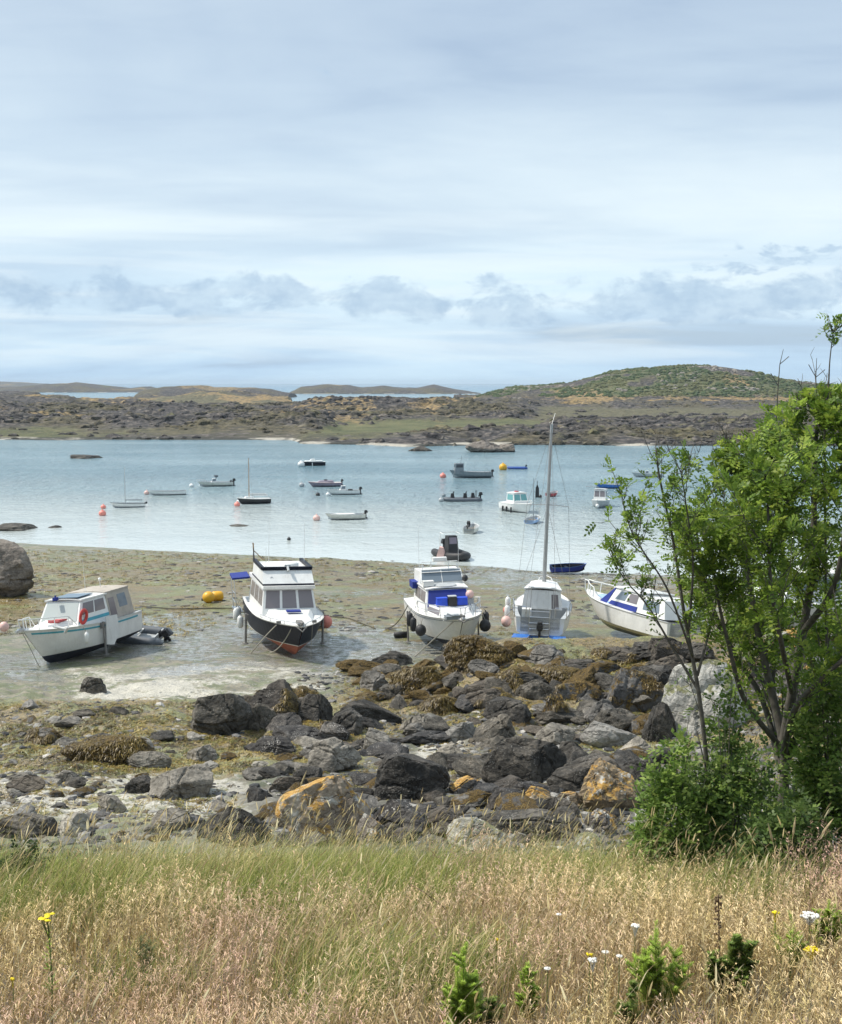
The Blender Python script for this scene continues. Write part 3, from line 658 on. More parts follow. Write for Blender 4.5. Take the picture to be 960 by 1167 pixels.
for lab_, os_ in _by.items():
    if len(os_) == 2:
        
        if lab_.startswith('loose'): os_.sort(key=lambda q: q.scale[0]); os_[0]['label'] = 'smaller '+lab_.split(' ', 1)[1]; os_[1]['label'] = 'larger '+lab_.split(' ', 1)[1]
        else: os_.sort(key=lambda q: q.location[1]); os_[0]['label'] = 'lower '+lab_; os_[1]['label'] = 'upper '+lab_
    elif len(os_) > 2:
        os_.sort(key=lambda q: q.location[0]/q.location[1]); k_ = len(os_)
        for i_, q in enumerate(os_): q['label'] = ('leftmost ' if i_ == 0 else 'rightmost ' if i_ == k_-1 else 'middle ' if k_ == 3 else ['', 'second from left ', 'third from left ', 'fourth from left ', 'fifth from left ', 'sixth from left ', 'seventh from left ', 'eighth from left ', 'ninth from left ', 'tenth from left ', 'eleventh from left '][min(i_, 10)])+(lab_.split(' ', 1)[1] if lab_.startswith('loose') else lab_)
for o_ in COL.objects:
    if o_.name.startswith('beach_rock'):
        for cut in (' the ', ' from left', ' the ', ' wide', ' of the'):
            if len(o_['label'].split()) > 16: o_['label'] = o_['label'].replace(cut, ' ' if cut == ' the ' else '', 1)
# pebbles and cobbles nobody could count
N = 60000; y_ = rs.uniform(13.5, 48, N); x_ = rs.uniform(-.42, .42, N)*y_
u_, v_ = project(x_, y_, H(x_, y_)); pn = fbm(x_*.4, y_*.4, 42.5, 3)+.15*(u_ > 300)
ok = (pn > .0) & (v_ > 765) & ~((u_ < 340) & (v_ < 798)) & (rs.rand(N) < .5); x_, y_ = x_[ok][:14000], y_[ok][:14000]
kit0 = [rock_shape(1, 500+s_, 6) for s_ in range(8)]
m_peb, t, b = new_mat('pebbles'); tn = t.n('ShaderNodeVertexColor', {'layer_name': 'tint'}).outputs[0]
pos = t.n('ShaderNodeNewGeometry').outputs['Position']
setp(t, b, Base_Color=t.mix(.5, tn, t.mix(1.0, tn, t.ramp(t.noise(pos, 30, 3), (.3, .3), (.7, 1.7)), 'MULTIPLY')), Roughness=.7)
base = np.array([(.03, .03, .03), (.06, .055, .05), (.13, .125, .12), (.24, .23, .21), (.10, .08, .05), (.36, .34, .31)])
ti = base[rs.choice(6, len(x_), p=[.22, .22, .2, .14, .16, .06])]*rs.uniform(.7, 1.3, (len(x_), 1))
tag(scatter('pebbles', kit0, np.stack([x_, y_, H(x_, y_)], -1), .025+.12*rs.rand(len(x_))**2.5, m_peb, 8, ti), 'pebbles and cobbles strewn over the beach', 'pebbles', kind='stuff')
# flats beyond the boats: small dark stones and weed lumps
N = 9000; y_ = rs.uniform(47, 84, N); x_ = rs.uniform(-.36, .36, N)*y_; pn = fbm(x_*.3, y_*.2, 43.5, 4)
u_, v_ = project(x_, y_, H(x_, y_)); ok = (pn > .02) & (v_ < 720) & (v_ > 630); x_, y_ = x_[ok], y_[ok]
ti = base[rs.choice(6, len(x_), p=[.3, .2, .14, .1, .22, .04])]
tag(scatter('flat_stones', kit0, np.stack([x_, y_, H(x_, y_)], -1), .04+.22*rs.rand(len(x_))**3, m_peb, 9, ti, flat=(.3, .6)), 'small dark stones dotted over the wet flats', 'stones', kind='stuff')

# rockweed: tufts of short strap-like fronds draped over ground and rocks
def tufts(name, X, Y, Z, size, cols, seed, per=16, lab='', layer='tint', droop=1.0):
    rs = np.random.RandomState(seed); n = len(X); m = n*per
    c = np.repeat(np.stack([X, Y, Z], -1), per, 0); s_ = np.repeat(size, per)*rs.uniform(.5, 1.1, m)
    a = rs.uniform(0, 6.283, m); d = np.stack([np.cos(a), np.sin(a), np.zeros(m)], -1); sd = np.stack([-np.sin(a), np.cos(a), np.zeros(m)], -1)
    r0 = rs.uniform(0, .35, m)*s_; wd = (.085*s_)[:, None]
    p0 = c+d*r0[:, None]; p0[:, 2] += .14*s_
    p1 = p0+d*(s_*.55)[:, None]; p1[:, 2] += (rs.uniform(-.10, .20, m))*s_
    p2 = p0+d*(s_*1.0)[:, None]+sd*(rs.uniform(-.35, .35, m)*s_)[:, None]; p2[:, 2] -= s_*.20*droop
    V = np.stack([p0-sd*wd*.6, p0+sd*wd*.6, p1-sd*wd, p1+sd*wd, p2-sd*wd*.35, p2+sd*wd*.35], 1).reshape(-1, 3)
    i = np.arange(m)[:, None]*6; F = np.concatenate([i+np.array([[0, 1, 3, 2]]), i+np.array([[2, 3, 5, 4]])])
    pat = sstep(fbm(X*.9, Y*.9, 47.5+seed, 3), -.3, .3); ci = np.clip((rs.rand(n)*.55+pat*.45)*len(cols), 0, len(cols)-1).astype(int)
    base_ = np.repeat(np.array(sorted(cols.tolist(), key=lambda q: q[0]))[ci], per, 0)*rs.uniform(.65, 1.4, (m, 1))
    return mesh_np(name, V, F, m_weed, {'tint': np.repeat(base_, 6, 0)})
m_weed, t, b = new_mat('rockweed'); tn = t.n('ShaderNodeVertexColor', {'layer_name': 'tint'}).outputs[0]
setp(t, b, Base_Color=tn, Roughness=.45)
wcols = np.array([(.17, .115, .022), (.25, .175, .035), (.09, .058, .015), (.20, .17, .035), (.32, .24, .06), (.13, .125, .03), (.045, .032, .01)])
N = 220000; y_ = rs.uniform(22, 47, N); x_ = rs.uniform(-.38, .42, N)*y_
z_ = H(x_, y_); u_, v_ = project(x_, y_, z_)
dens = 1.3*sstep(v_, 798, 806)*(1-sstep(v_, 872, 888))*(1-sstep(u_, 330, 430))+.5*sstep(v_, 884, 900)*(1-sstep(u_, 200, 300))*(1-sstep(v_, 945, 960))*.5+1.1*sstep(u_, 370, 440)*sstep(v_, 742, 756)*(1-sstep(v_, 800, 840))*(y_ < 45)+.15*(u_ > 380)
pn = fbm(x_*.55, y_*.55, 45.5, 4)
ok = rs.rand(N) < np.clip(dens*(.6+1.6*pn), 0, 1)*.85; x_, y_, z_ = x_[ok][:62000], y_[ok][:62000], z_[ok][:62000]
tag(tufts('seaweed', x_, y_, z_, rs.uniform(.04, .14, len(x_)), wcols, 3, per=11), 'yellow brown seaweed spread over the beach and rock heap', 'seaweed', kind='stuff')
N = 30000; y_ = rs.uniform(50, 86, N); x_ = rs.uniform(-.36, .36, N)*y_; z_ = H(x_, y_); u_, v_ = project(x_, y_, z_)
pn = fbm(x_*.25, y_*.14, 46.5, 4); ok = (pn > .06-.35*(v_ < 668)*(u_ < 480)) & (v_ < 725) & (z_ > .02) & (rs.rand(N) < .5); x_, y_, z_ = x_[ok][:12000], y_[ok][:12000], z_[ok][:12000]
tag(tufts('seaweed', x_, y_, z_, rs.uniform(.08, .24, len(x_)), wcols, 13, per=9), 'brown seaweed strewn over the wet flats behind the boats', 'seaweed', kind='stuff')
# weed draped on the weed-covered rocks
_wn = (M_weedy.name, M_wgrey.name, M_brown.name)
for o in [o for o in COL.objects if o.name.startswith('boulder') and o.data.materials[0].name in _wn]:
    full = o.data.materials[0] is M_weedy
    if o.location.y < 27 and not full: continue
    me = o.data; nv = len(me.vertices); co = np.empty(nv*3, np.float32); me.vertices.foreach_get('co', co); co = co.reshape(-1, 3)
    no = np.empty(nv*3, np.float32); me.vertices.foreach_get('normal', no); no = no.reshape(-1, 3)
    pn = fbm(co[:, 0]*2.2+o.location.x, co[:, 1]*2.2, co[:, 2]*2.2+o.location.y, 3)
    sel = np.where((no[:, 2] > (-.05 if full else .25)) & (no[:, 1] < .6) & (pn > (-.35 if full else .08)))[0]
    if len(sel) < 20: continue
    sel = rs.choice(sel, min(2200 if full else 900, len(sel)), replace=False); q = co[sel]
    tf = tufts('seaweed_cover', q[:, 0], q[:, 1], q[:, 2]-.015, rs.uniform(.05, .13, len(sel)), wcols[[0, 0, 2, 2, 0, 6, 1]]*.9, 5, per=9, droop=2.1)
    tf.parent = o
# islets in the water and reef at the left shore
for (u, v, w_, h_, lab) in [(95, 522.5, 42, 5.5, 'low dark islet in the water off the far shore, far left'), (479, 514, 32, 8, 'olive brown rock standing in the water off the far beach'), (14, 604, 58, 10, 'dark weedy reef at the water edge on the left'), (62, 601.5, 18, 3, 'small dark rock awash right of the weedy reef'),
                            (272, 599.5, 28, 2, 'thin flat rock awash below the black-hulled gaffer')]:
    p = at_z(u, v, 0); k = p.y/FPX; P, F = rock_shape(4, int(u)+7, 6, .25)
    rock_obj('islet', P*np.array((w_*k*.5, w_*k*.45, h_*k*1.1)), F, M_brown if u == 479 else M_dark, (p.x, p.y+w_*k*.2, 0), lab)
for (u, v, w_, h_, lab, mm) in [(554, 512, 48, 15, 'big rounded brown-grey boulders on the far shore right of centre', M_head), (578, 512, 26, 10, 'smaller rounded boulder beside the big pair on the far shore', M_head), (421, 458, 26, 11, 'tan square-topped stack on the skyline of the low far shore', M_tan), (397, 500, 22, 7, 'dark rock on the far beach left of centre', M_dark)]:
    p = at_z(u, v, .4) if v > 470 else at_y(u, v, 470); k = p.y/FPX; P, F = rock_shape(4, int(u)+3, 13, .4)
    rock_obj('shore_boulder', P*np.array((w_*k*.5, w_*k*.4, h_*k/.8*.6)), F, mm, (p.x, p.y, p.z+h_*k*.22), lab)
# ------------------------------------------------------------------ boat building kit
def paint(name, col, rough=.35, noise=.12, metal=0.0, dirt=.25, spec=.5):
    m, t, b = new_mat(name)
    tc = t.n('ShaderNodeTexCoord').outputs['Object']
    n = t.noise(tc, 2.3, 5, .65); f = t.noise(t.scale(tc, (3, 3, .7)), 4.0, 4, .7)
    c = t.mix(t.mapr(n, .35, .7), tuple(k*(1-noise) for k in col), tuple(min(.9, k*(1+noise)) for k in col))
    c = t.mix(t.math('MULTIPLY', t.mapr(f, .52, .72), dirt), c, (col[0]*.45+.03, col[1]*.40+.02, col[2]*.33+.01))
    setp(t, b, Base_Color=c, Roughness=rough, Metallic=metal, Normal=t.bump(n, .15, .01)); b.inputs['Specular IOR Level'].default_value = spec
    return m
W = paint('white_gelcoat', (.76, .76, .74), .35, .06, dirt=.22)
W2 = paint('deck_white', (.66, .66, .64), .6, .06, dirt=.2)
CREAM = paint('cream_paint', (.60, .59, .53), .45)
NAVY = paint('navy_paint', (.006, .008, .018), .45, dirt=.05, spec=.2)
BLACKP = paint('black_paint', (.012, .012, .014), .35)
REDB = paint('red_antifouling', (.42, .12, .07), .8, .2)
DKB = paint('dark_antifouling', (.012, .016, .03), .8, .3)
BLUEC = paint('blue_canvas', (.012, .03, .22), .85, .1)
BLUEP = paint('blue_paint', (.04, .16, .50), .4)
LBLUE = paint('light_blue_paint', (.30, .45, .70), .45)
TURQ = paint('turquoise_stripe', (.05, .33, .42), .4)
GREYP = paint('grey_paint', (.20, .23, .25), .5)
GREYT = paint('grey_rubber', (.10, .115, .135), .6)
LGREY = paint('light_grey', (.42, .44, .45), .5)
PURP = paint('mauve_grey_paint', (.26, .22, .27), .6)
BLKR = paint('black_rubber', (.02, .02, .022), .6)
STEEL = paint('steel', (.62, .63, .64), .3, .05, 1.0, .1)
GALV = paint('galvanised', (.20, .19, .18), .6, .2)
ALU = paint('mast_alloy', (.40, .41, .41), .45, .05, .6)
PINK = paint('pink_buoy_plastic', (.75, .25, .20), .45)
PINKP = paint('pale_pink_plastic', (.72, .47, .42), .5)
YEL = paint('yellow_buoy_plastic', (.72, .38, .015), .45, .1, dirt=.35)
REDP = paint('red_plastic', (.55, .05, .04), .45)
REDD = paint('dull_red_paint', (.42, .05, .06), .5)
TAUPE = paint('taupe_canvas', (.42, .38, .33), .9)
WOOD = paint('varnished_wood', (.32, .18, .07), .5, .2)
ROPE = paint('rope', (.34, .32, .27), .9)
ROPED = paint('weedy_rope', (.07, .065, .045), .9)
m, t, b = new_mat('window_glass'); setp(t, b, Base_Color=(.03, .04, .05), Roughness=.06); GLASS = m
m, t, b = new_mat('curtained_glass'); setp(t, b, Base_Color=(.19, .17, .18), Roughness=.12); GLASSC = m
m, t, b = new_mat('screen_cover'); setp(t, b, Base_Color=(.42, .46, .45), Roughness=.3); GLASSL = m
m, t, b = new_mat('clear_pvc'); setp(t, b, Base_Color=(.16, .20, .24), Roughness=.1); GLASSB = m
m, t, b = new_mat('green_glass'); setp(t, b, Base_Color=(.13, .33, .34), Roughness=.1); GLASSG = m
m, t, b = new_mat('solar_panel'); setp(t, b, Base_Color=(.05, .10, .16), Roughness=.08); SOLAR = m

def link_mesh(name, V, F, mats, parent=None, midx=None, smooth=False):
    me = bpy.data.meshes.new(name); me.from_pydata([tuple(map(float, v)) for v in V], [], [tuple(map(int, f)) for f in F])
    for m_ in (mats if isinstance(mats, (list, tuple)) else [mats]): me.materials.append(m_)
    if midx is not None: me.polygons.foreach_set('material_index', np.array(midx, np.int32))
    me.polygons.foreach_set('use_smooth', np.full(len(me.polygons), smooth)); me.update()
    o = bpy.data.objects.new(name, me); COL.objects.link(o)
    if parent is not None: o.parent = parent
    return o
class MB:
    def __init__(s): s.V = []; s.F = []; s.M = []
    def add(s, V, F, mi=0):
        o = len(s.V); s.V += [tuple(map(float, v)) for v in V]; s.F += [tuple(int(i)+o for i in f) for f in F]; s.M += [mi]*len(F); return s
    def box(s, c, d, mi=0, taper=1.0, rz=0.0, bev=0.0):
        cx, cy, cz = c; a, b_, h = d[0]/2, d[1]/2, d[2]/2; V = []
        for z, k in ((-h, 1.0), (h, taper)):
            for x, y in ((-a, -b_), (a, -b_), (a, b_), (-a, b_)):
                x, y = x*k, y*k; V.append((cx+x*math.cos(rz)-y*math.sin(rz), cy+x*math.sin(rz)+y*math.cos(rz), cz+z))
        return s.add(V, [(3, 2, 1, 0), (4, 5, 6, 7), (0, 1, 5, 4), (1, 2, 6, 5), (2, 3, 7, 6), (3, 0, 4, 7)], mi)
    def prism(s, bot, top, mi=0):           # two rings of equal length
        n = len(bot); return s.add(list(bot)+list(top), [tuple(range(n-1, -1, -1)), tuple(range(n, 2*n))]+[(i, (i+1) % n, n+(i+1) % n, n+i) for i in range(n)], mi)
    def tube(s, pts, r, n=6, mi=0, r2=None, closed=False):
        P = [Vector(p) for p in pts]; V = []; F = []; m_ = len(P)
        for i, p in enumerate(P):
            a = P[i-1] if i else P[0]; c = P[i+1] if i < m_-1 else P[-1]; d = (c-a).normalized() if (c-a).length else Vector((0, 0, 1))
            q = Vector((0, 0, 1)) if abs(d.z) < .9 else Vector((1, 0, 0)); e = d.cross(q).normalized(); f = d.cross(e)
            rr = r if r2 is None else r+(r2-r)*i/(m_-1)
            for k in range(n):
                an = 6.28318*k/n; V.append(p+e*(rr*math.cos(an))+f*(rr*math.sin(an)))
        for i in range(m_-1):
            for k in range(n): F.append((i*n+k, i*n+(k+1) % n, (i+1)*n+(k+1) % n, (i+1)*n+k))
        F.append(tuple(range(n-1, -1, -1))); F.append(tuple((m_-1)*n+k for k in range(n)))
        return s.add(V, F, mi)
    def lathe(s, c, prof, n=16, mi=0, axis=(0, 0, 1)):   # prof: (r, h) along the axis
        A = Vector(axis).normalized(); q = Vector((1, 0, 0)) if abs(A.x) < .9 else Vector((0, 1, 0)); e = A.cross(q).normalized(); f = A.cross(e); V = []; F = []; c = Vector(c)
        for r_, h in prof:
            for k in range(n):
                an = 6.28318*k/n; V.append(c+A*h+e*(r_*math.cos(an))+f*(r_*math.sin(an)))
        for i in range(len(prof)-1):
            for k in range(n): F.append((i*n+k, i*n+(k+1) % n, (i+1)*n+(k+1) % n, (i+1)*n+k))
        return s.add(V, F, mi)
    def ball(s, c, r_, mi=0, n=14, sq=1.0):
        return s.lathe(c, [(max(1e-4, r_*math.sin(math.pi*i/8)), -r_*sq*math.cos(math.pi*i/8)) for i in range(9)], n, mi)
    def build(s, name, mats, parent=None, smooth=False): return link_mesh(name, s.V, s.F, mats, parent, s.M, smooth)
def root(name, loc, rz=0, roll=0, pitch=0, label=None, cat='boat', group=None):
    o = bpy.data.objects.new(name, None); COL.objects.link(o); o.empty_display_size = .3
    o.location = loc; o.rotation_mode = 'ZYX' if False else 'XYZ'
    o.matrix_world = Matrix.Translation(loc) @ Matrix.Rotation(rz, 4, 'Z') @ Matrix.Rotation(pitch, 4, 'Y') @ Matrix.Rotation(roll, 4, 'X')
    return tag(o, label, cat, group)

class Hull:
    def __init__(s, L, B, D, bow_rise=.35, keel_rise=.35, rake=.16, transom=.85, p=2.3, chine=.36, flare=.5, stern_rise=0.0, full=.42):
        s.__dict__.update(locals())
    def beam(s, t):
        if t < s.full: return s.B/2*(s.transom+(1-s.transom)*math.sin(math.pi/2*t/s.full))
        return s.B/2*max(.012, 1-((t-s.full)/(1-s.full))**s.p)
    def sheer(s, t): return s.D+s.bow_rise*t**2.2+s.stern_rise*(1-t)**3
    def keel(s, t): return s.keel_rise*max(0, (t-.68)/.32)**2
    def pt(s, t, z, side=1):
        k = s.keel(t); u = min(1, max(0, (z-k)/(s.sheer(t)-k))); b_ = s.beam(t)
        cw = .93-s.flare*max(0, (t-.35)/.65)**1.3
        y = b_*cw*(u/s.chine)**.9 if u < s.chine else b_*(cw+(1-cw)*((u-s.chine)/(1-s.chine))**.85)
        return (s.L*(t-s.rake*(1-u)*t**4), side*y, z)
    def build(s, parent, mats, wl, boot=.06, rail=.07, n=26, name='hull', inside=None, stripe=None):
        """mats: bottom, boot stripe, side, rail"""
        V = []; F = []; M = []; rows = None
        for i in range(n+1):
            t = i/n; k = s.keel(t); sh = s.sheer(t); w1 = max(k+.002, wl); w2 = max(w1+.002, wl+boot)
            zs = [k+(w1-k)*a for a in (0, .25, .5, .75, 1)]; mi = [0]*4
            zs += [w2]; mi += [1]
            top = sh-rail
            for a in (.2, .4, .6, .8, 1): zs.append(w2+(top-w2)*a); mi.append(2)
            if stripe: zs[-2] = top-stripe; mi[-1] = 4
            zs.append(sh); mi.append(3); rows = len(zs)
            for sd in (1, -1):
                for z in zs:
                    x, y, z_ = s.pt(t, z, sd)
                    V.append((x, y+(sd*.025 if z == sh else 0), z_))
        R2 = rows*2
        for i in range(n):
            for sd in (0, 1):
                for j in range(rows-1):
                    a = i*R2+sd*rows+j; f = (a, a+R2, a+R2+1, a+1); F.append(f if sd == 0 else f[::-1]); M.append(mi[j])
        for j in range(rows-1): F.append((j, j+1, rows+j+1, rows+j)); M.append(mi[j])
        return link_mesh(name, V, F, mats, parent, M, smooth=False)
    def deck(s, parent, mat_, t0=0.0, t1=1.0, drop=.04, camber=.05, name='deck', n=20):
        V = []; F = []
        for i in range(n+1):
            t = t0+(t1-t0)*i/n; z = s.sheer(t)-drop
            for q in (-1, -.9, -.5, 0, .5, .9, 1):
                x, y, _ = s.pt(t, z, 1); V.append((x, y*q, z+(camber*(1-q*q) if abs(q) < .95 else 0)+(.0 if abs(q) < .95 else 0)))
        for i in range(n):
            for j in range(6): a = i*7+j; F.append((a, a+7, a+8, a+1))
        return link_mesh(name, V, F, mat_, parent, smooth=True)
    def well(s, parent, mat_, t0, t1, floor, inset=.10, name='cockpit', n=14):
        """open part: gunwale strip, inner sides and floor"""
        V = []; F = []
        for i in range(n+1):
            t = t0+(t1-t0)*i/n; z = s.sheer(t)-.012; x, y, _ = s.pt(t, z, 1); yi = max(.03, y-inset); x2, y2, _ = s.pt(t, floor+.02, 1); yf = max(.02, min(yi, y2-.04))
            V += [(x, -y, z), (x, -yi, z), (x, -yf, floor), (x, yf, floor), (x, yi, z), (x, y, z)]
        for i in range(n):
            for j in range(5): a = i*6+j; F.append((a, a+6, a+7, a+1))
        F.append((1, 2, 3, 4)); k = n*6; F.append((k+4, k+3, k+2, k+1))
        return link_mesh(name, V, F, mat_, parent)
def lerp3(a, b_, k): return tuple(a[i]+(b_[i]-a[i])*k for i in range(3))
def pane(parent, quad, u0, u1, v0, v1, mat_, name='window', th=.012, frame=None):
    """a pane on the flat quad (bl, br, tr, tl), standing a little proud"""
    bl, br, tr, tl = [Vector(q) for q in quad]; nrm = (br-bl).cross(tl-bl).normalized()
    def P(u, v): return bl.lerp(br, u).lerp(tl.lerp(tr, u), v)
    c = [P(u0, v0), P(u1, v0), P(u1, v1), P(u0, v1)]
    return MB().prism([q-nrm*.004 for q in c], [q+nrm*th for q in c]).build(name, mat_, parent)
def house(parent, x0, x1, wb, wt, wfb, wft, z0, z1, fr, ar=0.0, mat_=None, name='cabin', roof=None, roof_over=.06, camber=.05):
    """tapered cabin; returns the four wall quads. fr: how far the front leans back, ar: rear lean"""
    b_ = {'al': (x0, wb/2, z0), 'ar': (x0, -wb/2, z0), 'fl': (x1, wfb/2, z0), 'fr': (x1, -wfb/2, z0)}
    t_ = {'al': (x0+ar, wt/2, z1), 'ar': (x0+ar, -wt/2, z1), 'fl': (x1-fr, wft/2, z1), 'fr': (x1-fr, -wft/2, z1)}
    mb = MB().prism([b_['ar'], b_['fr'], b_['fl'], b_['al']], [t_['ar'], t_['fr'], t_['fl'], t_['al']])
    o = mb.build(name, mat_ or W, parent)
    if roof is not None:
        e = roof_over; m2 = MB(); x_0, x_1 = x0+ar-e, x1-fr+e
        for k in range(6):
            q0, q1 = -1+k/3, -1+(k+1)/3
            def pt(q, x, w_, z): return (x, q*(w_/2+e), z+camber*(1-q*q))
            m2.prism([pt(q0, x_0, wt, z1+.003), pt(q0, x_1, wft, z1+.003), pt(q1, x_1, wft, z1+.003), pt(q1, x_0, wt, z1+.003)], [pt(q0, x_0, wt, z1+.055), pt(q0, x_1, wft, z1+.055), pt(q1, x_1, wft, z1+.055), pt(q1, x_0, wt, z1+.055)])
        m2.build('roof', roof, parent)
    return {'front': (b_['fr'], b_['fl'], t_['fl'], t_['fr']), 'rear': (b_['al'], b_['ar'], t_['ar'], t_['al']),
            'left': (b_['fl'], b_['al'], t_['al'], t_['fl']), 'right': (b_['ar'], b_['fr'], t_['fr'], t_['ar'])}
def outboard(parent, x, z, y=0.0, mat_=None, k=1.0, tilt=0.0, name='outboard_motor', cat=None):
    mb = MB(); c, s_ = math.cos(tilt), math.sin(tilt)
    def T(px, pz): return (x-(px*c+pz*s_)*k, z+(pz*c-px*s_)*k)
    def blk(p0, p1, w_, mi=0):
        (ax, az), (bx, bz) = p0, p1; q = [T(ax, az), T(bx, az), T(bx, bz), T(ax, bz)]
        mb.prism([(p[0], y-w_*k/2, p[1]) for p in q], [(p[0], y+w_*k/2, p[1]) for p in q], mi)
    blk((.02, .12), (.40, .32), .30); blk((.06, .32), (.36, .45), .24); blk((.12, -.45), (.26, .12), .12); blk((.08, -.62), (.34, -.45), .08); blk((-.05, -.02), (.12, .10), .22)
    o = mb.build(name, mat_ or BLKR, parent)
    cx, cz = T(.38, -.56); MB().lathe((cx, y, cz), [(.11*k, -.02), (.12*k, 0), (.02*k, .02)], 8, axis=(1, 0, 0)).build('propeller', GALV, o)
    return o
def rail(parent, pts, posts, r_=.015, mat_=None, name='railing'):
    mb = MB(); mb.tube(pts, r_, 6)
    for a, b_ in posts: mb.tube([a, b_], r_*.9, 5)
    return mb.build(name, mat_ or STEEL, parent)
def pulpit(parent, h, t0, hgt, mat_=None, r_=.016, mid=True, n=7):
    top = []; posts = []
    ts = [t0+(1.0-t0)*i/n for i in range(n+1)]
    L_ = [(h.pt(t, h.sheer(t), 1)) for t in ts]
    for q in L_: top.append((q[0], max(q[1]-.05, .04), q[2]+hgt))
    rt = [(x, -y, z) for x, y, z in reversed(top)]
    top[-1] = (top[-1][0]+.06, .10, top[-1][2]); rt[0] = (rt[0][0]+.06, -.10, rt[0][2])
    top[0] = (top[0][0]-.1, top[0][1], top[0][2]-hgt*.9); rt[-1] = (rt[-1][0]-.1, rt[-1][1], rt[-1][2]-hgt*.9)
    for i in (1, 3, 5, 7):
        if i <= n:
            x, y, z = L_[i]; yy = max(y-.07, .06)
            posts += [((x, yy, z-.02), (top[i][0], top[i][1], top[i][2])), ((x, -yy, z-.02), (top[i][0], -top[i][1], top[i][2]))]
    o = rail(parent, top+rt, posts, r_, mat_, 'pulpit')
    if mid:
        mm = [((a[0]+b_[0])/2, max((a[1]+b_[1])/2, .04), (a[2]+b_[2])/2) for a, b_ in zip(L_[1:], top[1:])]; mb = MB().tube(mm, r_*.7, 5).tube([(x, -y, z) for x, y, z in mm], r_*.7, 5); mb.build('guard_rail', mat_ or STEEL, o)
    return o
def ladder(parent, x, y0, y1, z0, z1, n=4, mat_=None, r_=.014, dx=0.0):
    mb = MB()
    for y in (y0, y1): mb.tube([(x, y, z0), (x+dx, y, z1)], r_)
    for i in range(n): q = (i+.5)/n; mb.tube([(x+dx*q, y0, z0+(z1-z0)*q), (x+dx*q, y1, z0+(z1-z0)*q)], r_)
    return mb.build('ladder', mat_ or STEEL, parent)
def leg(parent, x, y, z0, z1, r_=.04, mat_=None):
    mb = MB().tube([(x, y, z0), (x, y, z1)], r_, 8); mb.lathe((x, y, z0), [(.11, 0), (.11, .04), (.03, .05)], 10); mb.box((x, y*.97, z1-.15), (.16, .10, .22))
    return mb.build('leg', mat_ or GALV, parent)
def fender(M_, p, r_=.11, l=.5, mat_=None, label='', cat='fender', rope=None, group=None, ball=False):
    c = M_ @ Vector(p); mb = MB()
    if ball: mb.ball(c, r_, 0, 14, 1.08)
    else: mb.lathe(c, [(.001, -l/2), (r_*.6, -l/2+.02), (r_, -l/2+.09), (r_, l/2-.09), (r_*.6, l/2-.02), (.02, l/2), (.02, l/2+.05)], 12)
    mb.tube([c+Vector((0, 0, l/2 if not ball else r_)), M_ @ Vector(rope if rope else (p[0], p[1]*.97, p[2]+.6))], .012, 5, 1)
    o = mb.build('fender', [mat_ or W, ROPE], None, True); return tag(o, label, cat, group)
def rope_obj(a, b_, sag, label, r_=.018, mat_=None, group=None, n=12):
    a, b_ = Vector(a), Vector(b_); pts = []
    for i in range(n+1):
        q = i/n; p = a.lerp(b_, q); p.z -= sag*4*q*(1-q); g_ = hz(p.x, p.y)+.02
        if p.z < g_: p.z = g_
        pts.append(p)
    return tag(MB().tube(pts, r_, 5).build('mooring_rope', mat_ or ROPE), label, 'rope', group)
def antenna(parent, p, h_, lean=(0, 0), mat_=None, r_=.010):
    return MB().tube([p, (p[0]+lean[0], p[1]+lean[1], p[2]+h_)], r_, 5, r2=r_*.5).build('antenna', mat_ or W, parent)
def gpt(u, v, dz=0.0): p = hit(u, v); return Vector((p.x, p.y, p.z+dz))
def heading(to_cam_deg, x, y):
    """angle of local +x so that the bow points at the camera, turned to_cam_deg (positive: towards the right of the photo)"""
    return math.atan2(-y, -x)+R(to_cam_deg)

# ================================================================== 1. white cruiser with turquoise stripes, far left
p0 = gpt(53, 757)
rz = heading(-38, p0.x, p0.y); L = 6.1
o = root('cabin_cruiser', p0-Vector((math.cos(rz), math.sin(rz), 0))*4.7+Vector((0, 0, .0)), rz, R(5), R(1.5), 'white cabin cruiser with turquoise stripes and taupe rear canopy aground at far left', 'boat'); o.scale = (.94, .94, .94); bpy.context.view_layer.update()
h = Hull(L, 2.5, 1.25, .38, .30, .17, .88, 2.5, .34, .45)
h.build(o, [DKB, W, W, W2, TURQ], .46, .03, .09, stripe=None)
for sd in (1, -1):
    st = MB(); up = [h.pt(t_, h.sheer(t_)-.12, sd) for t_ in np.linspace(.06, .97, 20)]; lo = [h.pt(t_, h.sheer(t_)-.19, sd) for t_ in np.linspace(.06, .97, 20)]
    for i in range(19):
        q = [Vector(lo[i]), Vector(lo[i+1]), Vector(up[i+1]), Vector(up[i])]; off = Vector((0, sd*.012, 0)); st.prism([k for k in q], [k+off for k in q])
    st.build('stripe', TURQ, o)
h.deck(o, W2, .34, 1.0, .03, .10); h.well(o, LGREY, 0, .34, .75, .16)
